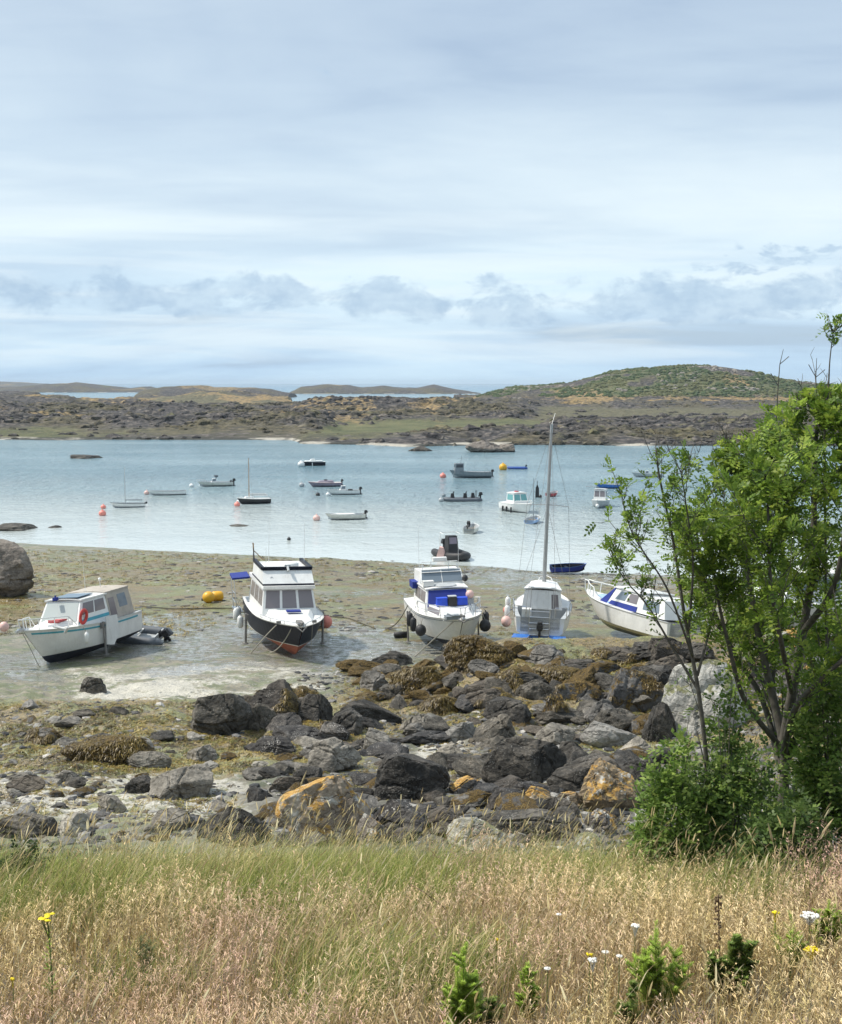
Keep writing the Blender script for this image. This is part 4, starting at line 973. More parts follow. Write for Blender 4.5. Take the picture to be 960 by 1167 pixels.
# trunk cabin forward, wheelhouse, screen
fore = house(o, 3.5, 5.35, 1.75, 1.5, .85, .6, 1.33, 1.62, .35, 0, W, 'fore_cabin')
hs = house(o, 2.1, 4.15, 2.15, 1.8, 1.95, 1.6, 1.25, 2.28, .62, 0, W, 'wheelhouse', roof=W)
pane(o, hs['front'], .05, .95, .30, .95, GLASSL, 'windscreen')
for side in ('left', 'right'):
    for (a, b_) in ((.10, .50), (.54, .90)) if side == 'left' else ((.10, .46), (.50, .90)): pane(o, hs[side], a, b_, .48, .90, GLASSC)
    pane(o, hs[side], .02, .98, .20, .32, TURQ, 'side_stripe')
MB().box((3.05, .1, 2.415), (1.0, 1.15, .025)).build('solar_panel', SOLAR, o)
MB().box((3.75, -.2, 2.42), (.18, .16, .12)).tube([(3.75, -.2, 2.38), (3.75, -.2, 2.56)], .03).build('searchlight', BLUEC, o)
cv = house(o, .45, 2.12, 2.1, 1.9, 2.15, 1.85, 1.27, 2.32, 0, .15, TAUPE, 'rear_canopy', roof=TAUPE, roof_over=.02)
pane(o, cv['left'], .45, .80, .35, .85, GLASSB); pane(o, cv['left'], .06, .30, .1, .8, GLASSC); pane(o, cv['right'], .3, .8, .3, .85, GLASSB); pane(o, cv['rear'], .15, .85, .3, .85, GLASSB)
MB().box((4.35, .25, 1.665), (.55, .5, .05)).tube([(4.1, .5, 1.68), (4.6, .5, 1.72), (4.6, 0, 1.72)], .02).build('hatch', REDD, o)
pulpit(o, h, .70, .42, W, .020, False)
antenna(o, (2.1, 0, 2.36), 1.35, (-.05, 0))
MB().tube([(1.1, .0, 2.40), (1.1, .0, 2.7)], .015).ball((1.1, 0, 2.75), .07).build('anchor_light', W, o)
MB().tube([(5.7, 0, 1.6), (6.35, 0, 1.72)], .05).box((6.3, 0, 1.66), (.35, .10, .08)).build('bow_roller', STEEL, o)
leg(o, 3.0, 1.33, .03, 1.35); leg(o, 3.0, -1.33, -.0, 1.35)
Mb = o.matrix_world.copy()
ring = MB(); ring.lathe((0, 0, 0), [(.24+.07*math.cos(a), .07*math.sin(a)) for a in np.linspace(0, 6.283, 9)], 18, axis=(0, 0, 1)); rg = ring.build('life_ring', REDP, None, True)
rg.matrix_world = Mb @ Matrix.Translation((3.75, 1.02, 1.70)) @ Matrix.Rotation(R(78), 4, 'X') @ Matrix.Diagonal((.85, 1.05, .8, 1)); tag(rg, 'orange-red life ring hung on the side of the turquoise-striped cruiser', 'life ring')
fender(Mb, (6.35, -.62, 1.85), .17, .4, PINKP, 'pale pink ball fender on the bow rail of the turquoise-striped cruiser', ball=True, rope=(6.2, -.3, 2.05))
fender(Mb, (4.1, 1.32, .93), .09, .42, W, 'forward white fender hanging on the side of the turquoise-striped cruiser', rope=(4.1, 1.1, 1.5))
MB_ = MB().prism([Mb @ Vector(q) for q in ((2.9, 1.29, .42), (2.55, 1.29, .35), (1.95, 1.27, .75), (2.0, 1.27, 1.45), (2.75, 1.29, 1.5))], [Mb @ Vector(q) for q in ((2.9, 1.34, .42), (2.55, 1.42, .35), (1.95, 1.33, .75), (2.0, 1.30, 1.45), (2.75, 1.33, 1.5))])
tag(MB_.build('tarpaulin', W2), 'white cloth hanging over the side of the turquoise-striped cruiser behind its leg', 'cloth')
an = MB(); an.tube([Mb @ Vector(q) for q in ((5.25, .72, 1.62), (5.05, 1.18, 1.45))], .035).tube([Mb @ Vector(q) for q in ((5.0, 1.05, 1.33), (5.1, 1.3, 1.55))], .05)
tag(an.build('anchor', W2), 'white anchor lying on the foredeck edge of the turquoise-striped cruiser', 'anchor')
rope_obj(Mb @ Vector((6.2, .05, 1.6)), Mb @ Vector((5.5, .12, .02)), -.02, 'rope hanging down the stem of the turquoise-striped cruiser', .014)
# its tender
pt = gpt(152, 733); M2 = root('inflatable_tender', pt+Vector((0, .4, .25)), R(168), R(-12), R(-3), 'small grey inflatable tender on wheels behind the turquoise-striped cruiser', 'boat')
def rib_tubes(parent, L_, B_, r_, mat_, z=.0, name='tubes'):
    pts = [(-L_/2, -B_/2, z), (-L_*.1, -B_/2, z), (L_*.25, -B_/2*.9, z+.02), (L_*.42, -B_/2*.5, z+.08), (L_*.5, 0, z+.12), (L_*.42, B_/2*.5, z+.08), (L_*.25, B_/2*.9, z+.02), (-L_*.1, B_/2, z), (-L_/2, B_/2, z)]
    q = []
    for i in range(len(pts)-1):
        for k in range(3): q.append(lerp3(pts[i], pts[i+1], k/3))
    q.append(pts[-1]); o_ = MB().tube(q, r_, 12).build(name, mat_, parent, True)
    for y in (-B_/2, B_/2): MB().lathe((-L_/2, y, z), [(r_, 0), (r_*.85, -.08), (.01, -.25)], 12, axis=(1, 0, 0)).build('tube_cone', mat_, parent, True)
    MB().prism([(-L_/2+.1, -B_/2, z-.12), (L_*.3, -B_*.35, z-.10), (L_*.42, 0, z-.04), (L_*.3, B_*.35, z-.10), (-L_/2+.1, B_/2, z-.12)], [(-L_/2+.1, -B_/2, z-.06), (L_*.3, -B_*.35, z-.04), (L_*.42, 0, z+.0), (L_*.3, B_*.35, z-.04), (-L_/2+.1, B_/2, z-.06)]).build('floor', LGREY, parent)
    MB().box((-L_/2+.15, 0, z+.02), (.05, B_-.1, .34)).build('transom', LGREY, parent); return o_
rib_tubes(M2, 2.3, 1.05, .19, GREYT); MB().box((-.1, 0, .12), (.22, 1.0, .04)).build('seat', W2, M2); outboard(M2, -1.02, .22, 0, BLKR, .75, R(55))
for y in (-.45, .45): MB().lathe((-1.15, y, -.30), [(.05, -.05), (.15, -.04), (.15, .04), (.05, .05)], 12, axis=(0, 1, 0)).tube([(-1.15, y, -.30), (-.98, y, -.02)], .02).build('wheel', BLKR, M2)
mbg = MB(); pm = M2.matrix_world
for q in ((.35, .1, .3), (.05, .22, .42), (-.1, -.15, .36), (.5, -.2, .26)): mbg.ball(pm @ Vector(q), .17)
tag(mbg.build('fender_bundle', LGREY, None, True), 'bundle of pale grey fenders piled in the inflatable tender', 'fenders')

# ================================================================== 2. black-hulled wheelhouse cruiser
p0 = gpt(333, 751); rz = heading(9, p0.x, p0.y); L = 7.8
o = root('wheelhouse_cruiser', p0+Vector((.18, 0, 0))-Vector((math.cos(rz), math.sin(rz), 0))*6.6, rz, R(-1.2), R(.5), 'black-hulled motor cruiser with red bottom and white flybridge standing on legs', 'boat'); o.scale = (1, 1, .92); bpy.context.view_layer.update()
h = Hull(L, 2.65, 1.42, .18, .38, .15, .9, 2.9, .42, .42)
h.build(o, [REDB, W, NAVY, W2], .62, .035, .05); h.deck(o, W2, 0, 1, .02, .06)
tr = house(o, 4.3, 6.6, 2.0, 1.8, 1.25, .95, 1.47, 1.72, .5, 0, W, 'fore_cabin')
hs = house(o, 1.2, 4.85, 2.2, 1.95, 2.1, 1.86, 1.42, 2.52, .42, 0, W, 'wheelhouse')
for a in (.05, .37, .69): pane(o, hs['front'], a, a+.27, .30, .93, GLASSC)
for side in ('left', 'right'):
    for a in (.08, .38, .68): pane(o, hs[side], a, a+.25, .35, .9, GLASSC)
MB().prism([(1.0, -1.05, 2.523), (4.62, -1.0, 2.523), (4.62, 1.0, 2.523), (1.0, 1.05, 2.523)], [(1.0, -1.05, 2.66), (4.66, -.98, 2.66), (4.66, .98, 2.66), (1.0, 1.05, 2.66)]).build('roof', W, o)
fb = house(o, 1.6, 4.52, 2.0, 1.9, 1.95, 1.88, 2.69, 3.22, .45, 0, W, 'flybridge')
pane(o, fb['front'], -.005, 1.005, -.05, .06, NAVY, 'trim_band'); pane(o, fb['left'], -.005, 1.005, -.05, .06, NAVY, 'trim_band'); pane(o, fb['right'], -.005, 1.005, -.05, .06, NAVY, 'trim_band')
MB().box((4.03, 0, 3.295), (.14, 1.93, .13)).box((2.8, .93, 3.295), (2.35, .12, .13)).box((2.8, -.93, 3.295), (2.35, .12, .13)).build('bridge_cover', NAVY, o)
MB().box((3.98, .02, 3.30), (.22, .26, .28), taper=.8).tube([(4.02, .02, 3.4), (4.28, .02, 3.22)], .05).build('searchlight', LGREY, o)
MB().lathe((3.4, .25, 3.3), [(.30, 0), (.30, .1), (.2, .16), (.001, .18)], 16).build('radar_dome', W, o, True)
MB().lathe((4.29, -.62, 2.93), [(.05, -.02), (.05, .03)], 8, axis=(1, 0, .6)).build('horn', BLKR, o)
pulpit(o, h, .62, .12, STEEL, .014, False)
MB().box((5.7, .0, 1.82), (.34, .52, .05)).build('hatch', BLUEC, o)
MB().box((7.45, -.05, 1.70), (.55, .22, .10)).tube([(7.1, -.05, 1.70), (7.95, -.05, 1.76)], .035).tube([(7.85, -.22, 1.60), (8.0, -.05, 1.45), (7.85, .12, 1.60)], .03).build('anchor_winch', GALV, o)
for sy in (-.75, .55): MB().box((7.0, sy, 1.64), (.08, .16, .10)).build('cleat', GALV, o)
MB().prism([(-.2, -1.0, 2.42), (1.2, -1.05, 2.42), (1.2, -1.75, 2.36), (-.2, -1.7, 2.36)], [(-.2, -1.0, 2.50), (1.2, -1.05, 2.50), (1.2, -1.75, 2.44), (-.2, -1.7, 2.44)]).build('awning', BLUEC, o)
mbx = MB()
for x_ in (.0, 1.1): mbx.tube([(x_, -1.68, 2.40), (x_, -1.55, .95)], .018)
for z_ in (1.0, 1.35, 1.7): mbx.tube([(0, -1.6, z_), (1.1, -1.6, z_)], .014)
mbx.box((.55, -1.45, .93), (1.3, .34, .05)); mbx.build('boarding_platform', STEEL, o)
MB().tube([(1.7, -.95, 3.3), (1.7, -1.0, 4.05)], .025).tube([(1.7, -.95, 3.7), (1.9, -.6, 3.32)], .018).build('flag_mast', WOOD, o)
MB().prism([(1.69, -1.0, 3.35), (1.9, -.98, 3.3), (1.76, -1.0, 3.85)], [(1.69, -.97, 3.35), (1.9, -.95, 3.3), (1.76, -.97, 3.85)]).build('rolled_flag', BLKR, o)
antenna(o, (2.6, -.5, 3.25), 2.1); antenna(o, (2.6, .9, 3.25), 1.9); antenna(o, (3.6, -.75, 3.25), .9)
leg(o, 3.6, 1.50, -.02, 1.35, .045); leg(o, 3.6, -1.50, .06, 1.35, .045)
Mb = o.matrix_world.copy()
fender(Mb, (3.0, 1.75, .78), .24, .5, PINK, 'red and white ball fender on the right side of the black-hulled cruiser', ball=True, rope=(3.0, 1.42, 1.42))
for i, (x_, z_) in enumerate(((2.4, .75), (1.7, 1.0), (1.0, .8))): fender(Mb, (x_, -1.56, z_), .12, .5, [W, LGREY, W][i], ['white', 'grey', 'rearmost white'][i]+' fender on the left side of the black-hulled cruiser', rope=(x_, -1.42, 1.5))
rope_obj(Mb @ Vector((7.1, -.85, 1.55)), gpt(286, 745), -.04, 'pale rope from the left bow of the black-hulled cruiser to the sand', .022)
rope_obj(Mb @ Vector((7.3, -.30, 1.52)), gpt(308, 744), .20, 'slack pale rope from the stem of the black-hulled cruiser to the sand', .022)
rope_obj(Mb @ Vector((7.2, .45, 1.52)), gpt(354, 752), .0, 'thin line from the right bow of the black-hulled cruiser to the sand', .010)
# small white dinghy beside it
q = gpt(370, 716); o = root('dinghy', q+Vector((.0, .6, .0)), R(-155), R(10), 0, 'small white dinghy lying close behind the right side of the black-hulled cruiser', 'boat')
h = Hull(2.6, 1.2, .45, .12, .1, .1, .8, 2.2); h.build(o, [W2, W, W, BLKR], .1, .02, .04, 14); h.well(o, LGREY, 0, .94, .12, .05); MB().box((1.2, 0, .32), (.22, 1.0, .03)).build('thwart', WOOD, o)

# ================================================================== 3. white cruiser with the blue windscreen cover
p0 = Vector((1.0, 47.9, hz(-2.5, 47.9))); rz = heading(11, p0.x, p0.y); L = 7.4
o = root('flybridge_cruiser', p0+Vector((.42, 0, .06))-Vector((math.cos(rz), math.sin(rz), 0))*5.7, rz, R(1.5), R(0), 'white motor cruiser with a royal blue windscreen cover, bow towards the weedy rocks', 'boat'); o.scale = (.88, .88, .88); bpy.context.view_layer.update()
h = Hull(L, 2.85, 1.45, .22, .40, .16, .92, 3.0, .36, .42)
h.build(o, [DKB, GREYP, W, W], .55, .03, .06); h.deck(o, W2, 0, 1, .02, .07)
band = MB()
for sd in (1, -1):
    up = [h.pt(t_, h.sheer(t_)-.10, sd) for t_ in np.linspace(.02, .995, 24)]; lo = [h.pt(t_, h.sheer(t_)-.125, sd) for t_ in np.linspace(.02, .995, 24)]
    for i in range(23):
        k4 = [Vector(lo[i]), Vector(lo[i+1]), Vector(up[i+1]), Vector(up[i])]; band.prism(k4, [k+Vector((0, sd*.014, 0)) for k in k4])
band.build('rubbing_strip', GREYP, o)
tr = house(o, 4.2, 6.6, 2.1, 1.9, 1.35, 1.05, 1.53, 1.84, .6, 0, W, 'fore_cabin')
pane(o, tr['right'], .15, .75, .3, .85, GLASSC); pane(o, tr['left'], .15, .75, .3, .85, GLASSC)
hs = house(o, 1.6, 4.65, 2.25, 1.95, 2.15, 1.75, 1.47, 2.42, .62, 0, W, 'saloon', roof=W, camber=.06)
pane(o, hs['front'], .03, .97, .28, .97, BLUEC, 'windscreen_cover', .03)
for side in ('left', 'right'):
    for a in (.10, .52): pane(o, hs[side], a, a+.36, .42, .88, GLASSC)
ws = house(o, 1.2, 3.0, 1.95, 1.9, 1.85, 1.75, 2.50, 3.00, .30, 0, W, 'flybridge')
MB().prism([(2.62, -.88, 3.003), (2.78, -.88, 3.003), (2.78, .88, 3.003), (2.62, .88, 3.003)], [(2.48, -.84, 3.03), (2.50, -.84, 3.03), (2.50, .84, 3.03), (2.48, .84, 3.03)]).build('bridge_rim', W, o)
fq = ((3.02, -.95, 2.55), (3.02, .95, 2.55), (2.62, .88, 3.10), (2.62, -.88, 3.10))
pane(o, fq, .0, .49, .1, 1.0, GLASSB, 'bridge_screen'); pane(o, fq, .51, 1.0, .1, 1.0, GLASSB, 'bridge_screen')
MB().tube([fq[0], fq[3]], .03).tube([fq[1], fq[2]], .03).tube([fq[3], fq[2]], .03).tube([lerp3(fq[0], fq[1], .5), lerp3(fq[3], fq[2], .5)], .02).build('screen_frame', W, o)
rail(o, [(2.6, -.8, 2.5), (2.4, -.8, 3.42), (2.4, .8, 3.42), (2.6, .8, 2.5)], [((2.4, -.4, 3.42), (2.4, -.4, 3.1)), ((2.4, .4, 3.42), (2.4, .4, 3.1))], .022, W, 'radar_arch')
MB().box((2.4, 0, 3.53), (.3, .62, .16)).build('radar', W, o); MB().tube([(2.4, -.75, 3.3), (2.7, -.95, 2.52)], .015).tube([(2.4, .75, 3.3), (2.7, .95, 2.52)], .015).build('arch_stay', STEEL, o)
MB().box((1.7, -1.06, 2.36), (.9, .30, .30)).build('side_cover', BLUEC, o)
MB().lathe((3.6, .0, 2.54), [(.5, 0), (.5, .02), (.46, .035), (.001, .04)], 22).build('roof_hatch', LGREY, o)
pulpit(o, h, .50, .50, STEEL, .017, True)
antenna(o, (2.2, .9, 3.0), 2.3); antenna(o, (2.2, -.9, 3.0), 2.1)
leg(o, 2.9, -1.60, -.05, 1.35, .04); leg(o, 2.9, 1.60, -.1, 1.35, .04)
MB().box((6.95, -.35, 1.72), (.5, .6, .14)).tube([(6.6, -.5, 1.8), (7.4, -.35, 1.85), (7.3, .1, 1.8)], .03).build('bow_locker', GREYP, o)
MB().tube([(6.7, .05, 1.75), (7.6, .02, 1.84)], .05).tube([(7.5, -.2, 1.7), (7.7, 0, 1.62), (7.5, .22, 1.7)], .035).build('bow_roller', GALV, o)
Mb = o.matrix_world.copy()
def deckbox(p, d, mat_, lab, lid=None, name='crate', cat='crate'):
    mb = MB().box((0, 0, d[2]/2), d, 0, .94); mb.box((0, 0, d[2]+.012), (d[0]*1.0, d[1]*1.0, .03), 1); ob = mb.build(name, [mat_, lid or mat_]); ob.matrix_world = Mb @ Matrix.Translation(p); return tag(ob, lab, cat)
BB = paint('bright_blue_plastic', (.02, .08, .62), .5)
deckbox((4.95, -.42, 1.87), (.34, .46, .32), BB, 'left bright blue crate on the foredeck of the cruiser with blue windscreen cover')
deckbox((4.95, .46, 1.87), (.34, .46, .30), BB, 'right bright blue crate on the foredeck of the cruiser with blue windscreen cover')
deckbox((5.05, .02, 1.87), (.34, .36, .40), BLKR, 'black crate with pale lid between two blue crates on the foredeck', LGREY)
deckbox((4.75, .86, 1.87), (.3, .30, .2), LGREY, 'small grey box next to the right blue crate on the foredeck')
fender(Mb, (4.75, .86, 2.26), .16, .3, PINKP, 'pale pink ball fender resting on the grey box on the foredeck', ball=True, rope=(4.65, .8, 2.42))
deckbox((3.55, -.75, 2.53), (.35, .48, .2), W2, 'white folded cover lying on the cabin top below the bridge screen', name='folded_cover', cat='cover')
for (q, rr, lab, ball) in (((4.6, -1.62, 1.05), .12, 'foremost black sausage fender at the left of the blue-covered cruiser', False), ((3.9, -1.66, 1.15), .12, 'rear black sausage fender at the left of the blue-covered cruiser', False),
                     ((5.3, -1.42, .92), .21, 'black ball fender hanging at the left bow of the blue-covered cruiser', True), ((5.5, 1.34, 1.0), .22, 'black ball fender hanging at the right bow of the blue-covered cruiser', True), ((4.7, 1.55, 1.15), .13, 'black sausage fender at the right of the blue-covered cruiser', False), ((3.1, 1.0, 2.72), .12, 'small black ball on the right edge of the blue-covered cruiser roof', True)):
    fender(Mb, q, rr, .55, BLKR, lab, ball=ball, rope=(q[0], q[1]*.93, q[2]+.5))
q = gpt(457, 727); tag(MB().lathe(q+Vector((0, 0, .13)), [(.01, -.3), (.13, -.25), (.13, .25), (.01, .3)], 12, axis=(1, .2, 0)).build('fender', BLKR, None, True), 'black fender lying on the wet sand left of the blue-covered cruiser', 'fender')
rope_obj(Mb @ Vector((7.2, -.35, 1.58)), gpt(473, 749), -.02, 'taut pale rope from the bow of the blue-covered cruiser down to the left', .024)
rope_obj(Mb @ Vector((2.4, -1.5, 1.5)), gpt(440, 716), .25, 'dark slack rope from the left quarter of the blue-covered cruiser', .02, ROPED)

# ================================================================== 4. sailing boat seen from astern
p0 = Vector(((619-480)/1500*48.6, 48.6, hz(-3.0, 48.6)+.30))
rz = R(90)+R(-7); o = root('sailing_boat', p0+Vector((-.08, 0, .05)), rz, R(2.2), 0, 'white sailing boat with one tall bare mast, stern towards the rocks', 'boat'); o.scale = (.97, .97, .95); bpy.context.view_layer.update()
h = Hull(6.2, 2.35, 1.05, .25, .3, .12, .80, 2.2, .4, .4)
h.build(o, [BLUEP, BLUEP, W, W2], .30, .02, .05); h.deck(o, W2, .36, 1, .02, .05); h.well(o, LGREY, .0, .36, .45, .18)
hs = house(o, 1.9, 4.6, 1.62, 1.42, 1.2, .95, 1.05, 1.82, .7, .08, W, 'cabin', roof=W, roof_over=.05, camber=.08)
pane(o, hs['rear'], .36, .68, .05, .95, LBLUE if False else W2, 'companion_door', .02); pane(o, hs['rear'], .74, .92, .05, .80, GLASSC, 'window')
for side in ('left', 'right'): pane(o, hs[side], .2, .75, .4, .8, GLASSC)
for sy in (-.45, .45): MB().tube([(1.75, sy, .6), (1.75, sy, 1.98)], .016).tube([(1.75, sy-.12, 1.98), (1.75, sy+.12, 1.98)], .014).build('grab_rail', STEEL, o)
MB().tube([(1.75, -.45, 1.96), (1.75, .45, 1.96)], .014).build('cross_rail', STEEL, o)
ladder(o, -.08, -.36, .42, .25, 1.42, 5, STEEL, .018)
for sd in (1, -1): rail(o, [(.05, sd*.55, 1.45), (-.02, sd*1.0, 1.5), (1.2, sd*1.12, 1.55), (1.9, sd*1.1, 1.1)], [((.02, sd*1.0, 1.0), (-.02, sd*1.0, 1.5)), ((.05, sd*.55, .95), (.05, sd*.55, 1.45)), ((1.1, sd*1.1, 1.05), (1.1, sd*1.12, 1.55))], .016, STEEL, 'pushpit')
MB().prism([(-.62, -1.05, .20), (0, -1.0, .22), (0, -.35, .22), (-.62, -.45, .20)], [(-.62, -1.05, .32), (0, -1.0, .36), (0, -.35, .36), (-.62, -.45, .32)]).build('stern_step', BLUEP, o)
MB().prism([(-.62, .45, .20), (0, .35, .22), (0, 1.0, .22), (-.62, 1.05, .20)], [(-.62, .45, .32), (0, .35, .36), (0, 1.0, .36), (-.62, 1.05, .32)]).build('stern_step', BLUEP, o)
outboard(o, -.06, .55, .0, BLKR, .8); MB().box((.35, .55, .95), (.4, .36, .75)).build('locker', W, o)
mast = MB().tube([(3.5, 0, 1.85), (3.5, 0, 5.0), (3.5, 0, 8.55)], .085, 10, r2=.055).build('mast', ALU, o)
MB().tube([(3.5, -.85, 5.15), (3.5, 0, 5.2), (3.5, .85, 5.15)], .018).build('spreader', ALU, mast)
MB().tube([(3.5, 0, 8.5), (3.75, -.12, 9.0)], .012).tube([(3.5, 0, 8.45), (3.25, .08, 8.62)], .012).build('wind_vane', ALU, mast)
rg_ = MB()
for sy in (-1, 1): rg_.tube([(3.5, 0, 8.3), (3.5, sy*.85, 5.15), (3.3, sy*1.1, 1.1)], .006, 4); rg_.tube([(3.5, 0, 5.1), (3.0, sy*1.1, 1.1)], .006, 4)
rg_.tube([(3.5, 0, 8.45), (6.15, 0, 1.35)], .006, 4).tube([(3.5, 0, 8.45), (.1, -.6, 1.1)], .006, 4).tube([(3.5, 0, 8.45), (.1, .6, 1.1)], .006, 4).tube([(3.36, -.05, 8.2), (3.38, -.06, 1.9)], .008, 4).build('rigging', GALV, o)
rail(o, [(5.3, .5, 1.2), (5.9, .25, 1.75), (6.3, 0, 1.8), (5.9, -.25, 1.75), (5.3, -.5, 1.2)], [((5.9, .2, 1.25), (5.9, .25, 1.75)), ((5.9, -.2, 1.25), (5.9, -.25, 1.75))], .018, W, 'pulpit')
Mb = o.matrix_world.copy()
fender(Mb, (.55, 1.33, .72), .2, .3, PINKP, 'larger pale pink ball fender on the left side of the mast boat', ball=True, rope=(.6, 1.1, 1.2))
fender(Mb, (1.4, 1.38, 1.02), .14, .3, PINK, 'smaller deep pink ball fender on the left side of the mast boat', ball=True, rope=(1.4, 1.1, 1.3))
fender(Mb, (1.9, 1.36, 1.2), .11, .55, W, 'upper white fender on the left side of the mast boat', rope=(1.9, 1.1, 1.6))
fender(Mb, (1.0, 1.33, 1.0), .11, .55, W, 'lower white fender on the left side of the mast boat', rope=(1.0, 1.1, 1.5))

# ================================================================== 5. listing cruiser with blue windscreen frame, right
a = Vector((10.0, 48.8, 0)); bq = Vector((7.0, 54.2, 0)); rz = math.atan2(bq.y-a.y, bq.x-a.x)
o = root('motor_cruiser', Vector((a.x, a.y, hz(-3.0, a.y)+.05)), rz, R(7), R(-1), 'white motor cruiser with blue windscreen frame leaning over behind the sapling', 'boat'); o.scale = (1, 1, .84); bpy.context.view_layer.update()
h = Hull(6.6, 2.45, 1.25, .32, .35, .17, .9, 2.5, .36, .45)
h.build(o, [LBLUE if False else GREYP, W, W, W2], .30, .04, .08); h.deck(o, W2, .32, 1, .02, .08); h.well(o, LGREY, 0, .32, .6, .16)
hs = house(o, 2.0, 4.6, 2.0, 1.7, 1.75, 1.45, 1.28, 2.15, .85, 0, W, 'cabin', roof=W)
pane(o, hs['front'], .04, .96, .30, .95, GLASSL, 'windscreen')
MB().prism([hs['front'][0], lerp3(hs['front'][0], hs['front'][1], .2), lerp3(hs['front'][3], hs['front'][2], .1), hs['front'][3]], [tuple(np.array(q)+np.array((.05, 0, .03))) for q in (hs['front'][0], lerp3(hs['front'][0], hs['front'][1], .2), lerp3(hs['front'][3], hs['front'][2], .1), hs['front'][3])]).build('screen_edge', BLUEC, o)
MB().prism([hs['left'][0], lerp3(hs['left'][0], hs['left'][1], .22), lerp3(hs['left'][3], hs['left'][2], .03), hs['left'][3]], [tuple(np.array(q)+np.array((0, .03, 0))) for q in (hs['left'][0], lerp3(hs['left'][0], hs['left'][1], .22), lerp3(hs['left'][3], hs['left'][2], .03), hs['left'][3])]).build('screen_edge', BLUEC, o)
pane(o, hs['left'], .30, .60, .42, .9, GLASSB); pane(o, hs['left'], .65, .95, .42, .9, GLASSC); pane(o, hs['right'], .3, .9, .42, .9, GLASSB)
pane(o, hs['left'], .25, 1.0, .02, .30, BLUEC, 'side_panel', .02); pane(o, hs['left'], .0, .25, .02, .2, LBLUE, 'side_panel', .015)
house(o, 4.4, 5.6, 1.3, 1.1, .8, .55, 1.32, 1.58, .3, 0, LBLUE, 'fore_cabin')
pulpit(o, h, .72, .50, W, .022, False)
cv = house(o, .3, 2.0, 2.0, 1.75, 2.0, 1.7, 1.3, 2.1, 0, .25, W, 'rear_canopy'); pane(o, cv['left'], .2, .8, .25, .85, GLASSB)
outboard(o, -.05, 1.05, 0, GREYP, 1.1)
# 6. white boat further right behind the tree
q = gpt(935, 742); o = root('cabin_boat', q+Vector((2.9, 2.5, .1)), R(186), R(-6), 0, 'white cabin boat seen in scraps through the tree leaves on the right', 'boat')
h = Hull(5.6, 2.3, 1.2, .3, .3, .15, .9, 2.5); h.build(o, [DKB, W, W, BLUEC], .28, .03, .06); h.deck(o, W2, .34, 1, .02, .06); h.well(o, LGREY, 0, .34, .6, .14)
hs = house(o, 1.9, 3.9, 1.8, 1.55, 1.6, 1.35, 1.22, 2.1, .5, 0, W, 'cabin', roof=W)
pane(o, hs['front'], .06, .94, .4, .92, GLASSB, 'windscreen')
for side in ('left', 'right'): pane(o, hs[side], .1, .5, .4, .88, GLASSB); pane(o, hs[side], .55, .9, .4, .88, GLASSB)
outboard(o, -.05, 1.0, 0, BLKR, 1.0)

# ================================================================== boats afloat
def afloat(name, u, v, L_, hd, label, B_, D_, mats, wl=.12, bow=.2, motor=None, mast=None, cabin=None, open_=True, thwarts=2, extra=None, hullkw=None, stern_rise=0.0, roll=0, S=.72):
    p = at_z(u, v, 0); rz_ = heading(hd, p.x, p.y)
    o = root(name, p-Vector((math.cos(rz_), math.sin(rz_), 0))*L_*.5*S+Vector((0, 0, -wl*S)), rz_, R(roll), 0, label, 'boat'); o.scale = (S, S, S)
    h_ = Hull(L_, B_, D_, bow, .2, .12, .8, 2.2, .4, .4, stern_rise); h_.build(o, mats, wl+.03, .02, .06, 16)
    if open_: h_.well(o, LGREY, .0, .92, wl+.08, .07)
    else: h_.deck(o, W2, .0, 1, .02, .05)
    if open_:
        for k in range(thwarts): x = L_*(.3+.28*k); MB().box((x, 0, D_*.72), (.22, B_*.8, .03)).build('thwart', WOOD, o)
    if motor: outboard(o, -.03, D_+.0, 0, motor, .85 if L_ < 4.5 else 1.1, R(0))
    if mast:
        mh, mx_, mm = mast; ms = MB().tube([(L_*mx_, 0, wl), (L_*mx_, 0, wl+mh)], .045, 6, r2=.03, ).build('mast', mm, o)
    if extra: extra(o, h_)
    return o
SM = dict()
afloat('sailing_dinghy', 145, 578, 3.9, -80, 'small white sailing dinghy with a bare thin mast, leftmost boat on the water', 1.5, .55, [LBLUE, W, W, GREYP], mast=(4.6, .55, ALU), motor=None,
       S=.78, extra=lambda o, h_: (MB().tube([(.2, 0, .9), (2.1, 0, .95)], .05).build('boom', GREYT, o), outboard(o, -.02, .55, .2, BLKR, .6, R(40))))
afloat('rowing_boat', 190, 564, 5.0, -84, 'long open white rowing boat between the sailing dinghy and the motorboat with windscreen', 1.6, .6, [BLKR, W, W, W2], stern_rise=.08, S=0.76)
def console(o, h_, x=2.2, g=GLASSB, tall=.85, w_=.8):
    hs = house(o, x, x+.9, w_, w_*.85, w_*.9, w_*.8, .5, .5+tall, .35, 0, W, 'console'); pane(o, hs['front'], .08, .92, .5, .95, g, 'windscreen'); pane(o, hs['left'], .1, .9, .5, .92, g); pane(o, hs['right'], .1, .9, .5, .92, g)
def boat_c(o, h_):
    console(o, h_, 2.6); rail(o, [(2.6, .45, 1.3), (2.6, .45, 1.85), (2.6, -.45, 1.85), (2.6, -.45, 1.3)], [], .03, BLKR, 'light_arch'); MB().box((2.6, 0, 1.72), (.5, .95, .28)).build('arch_cover', GREYT, o); outboard(o, -.03, .75, 0, BLKR, 1.15); outboard(o, .4, .72, .2, BLKR, .7); pulpit(o, h_, .75, .3, STEEL, .02, False)
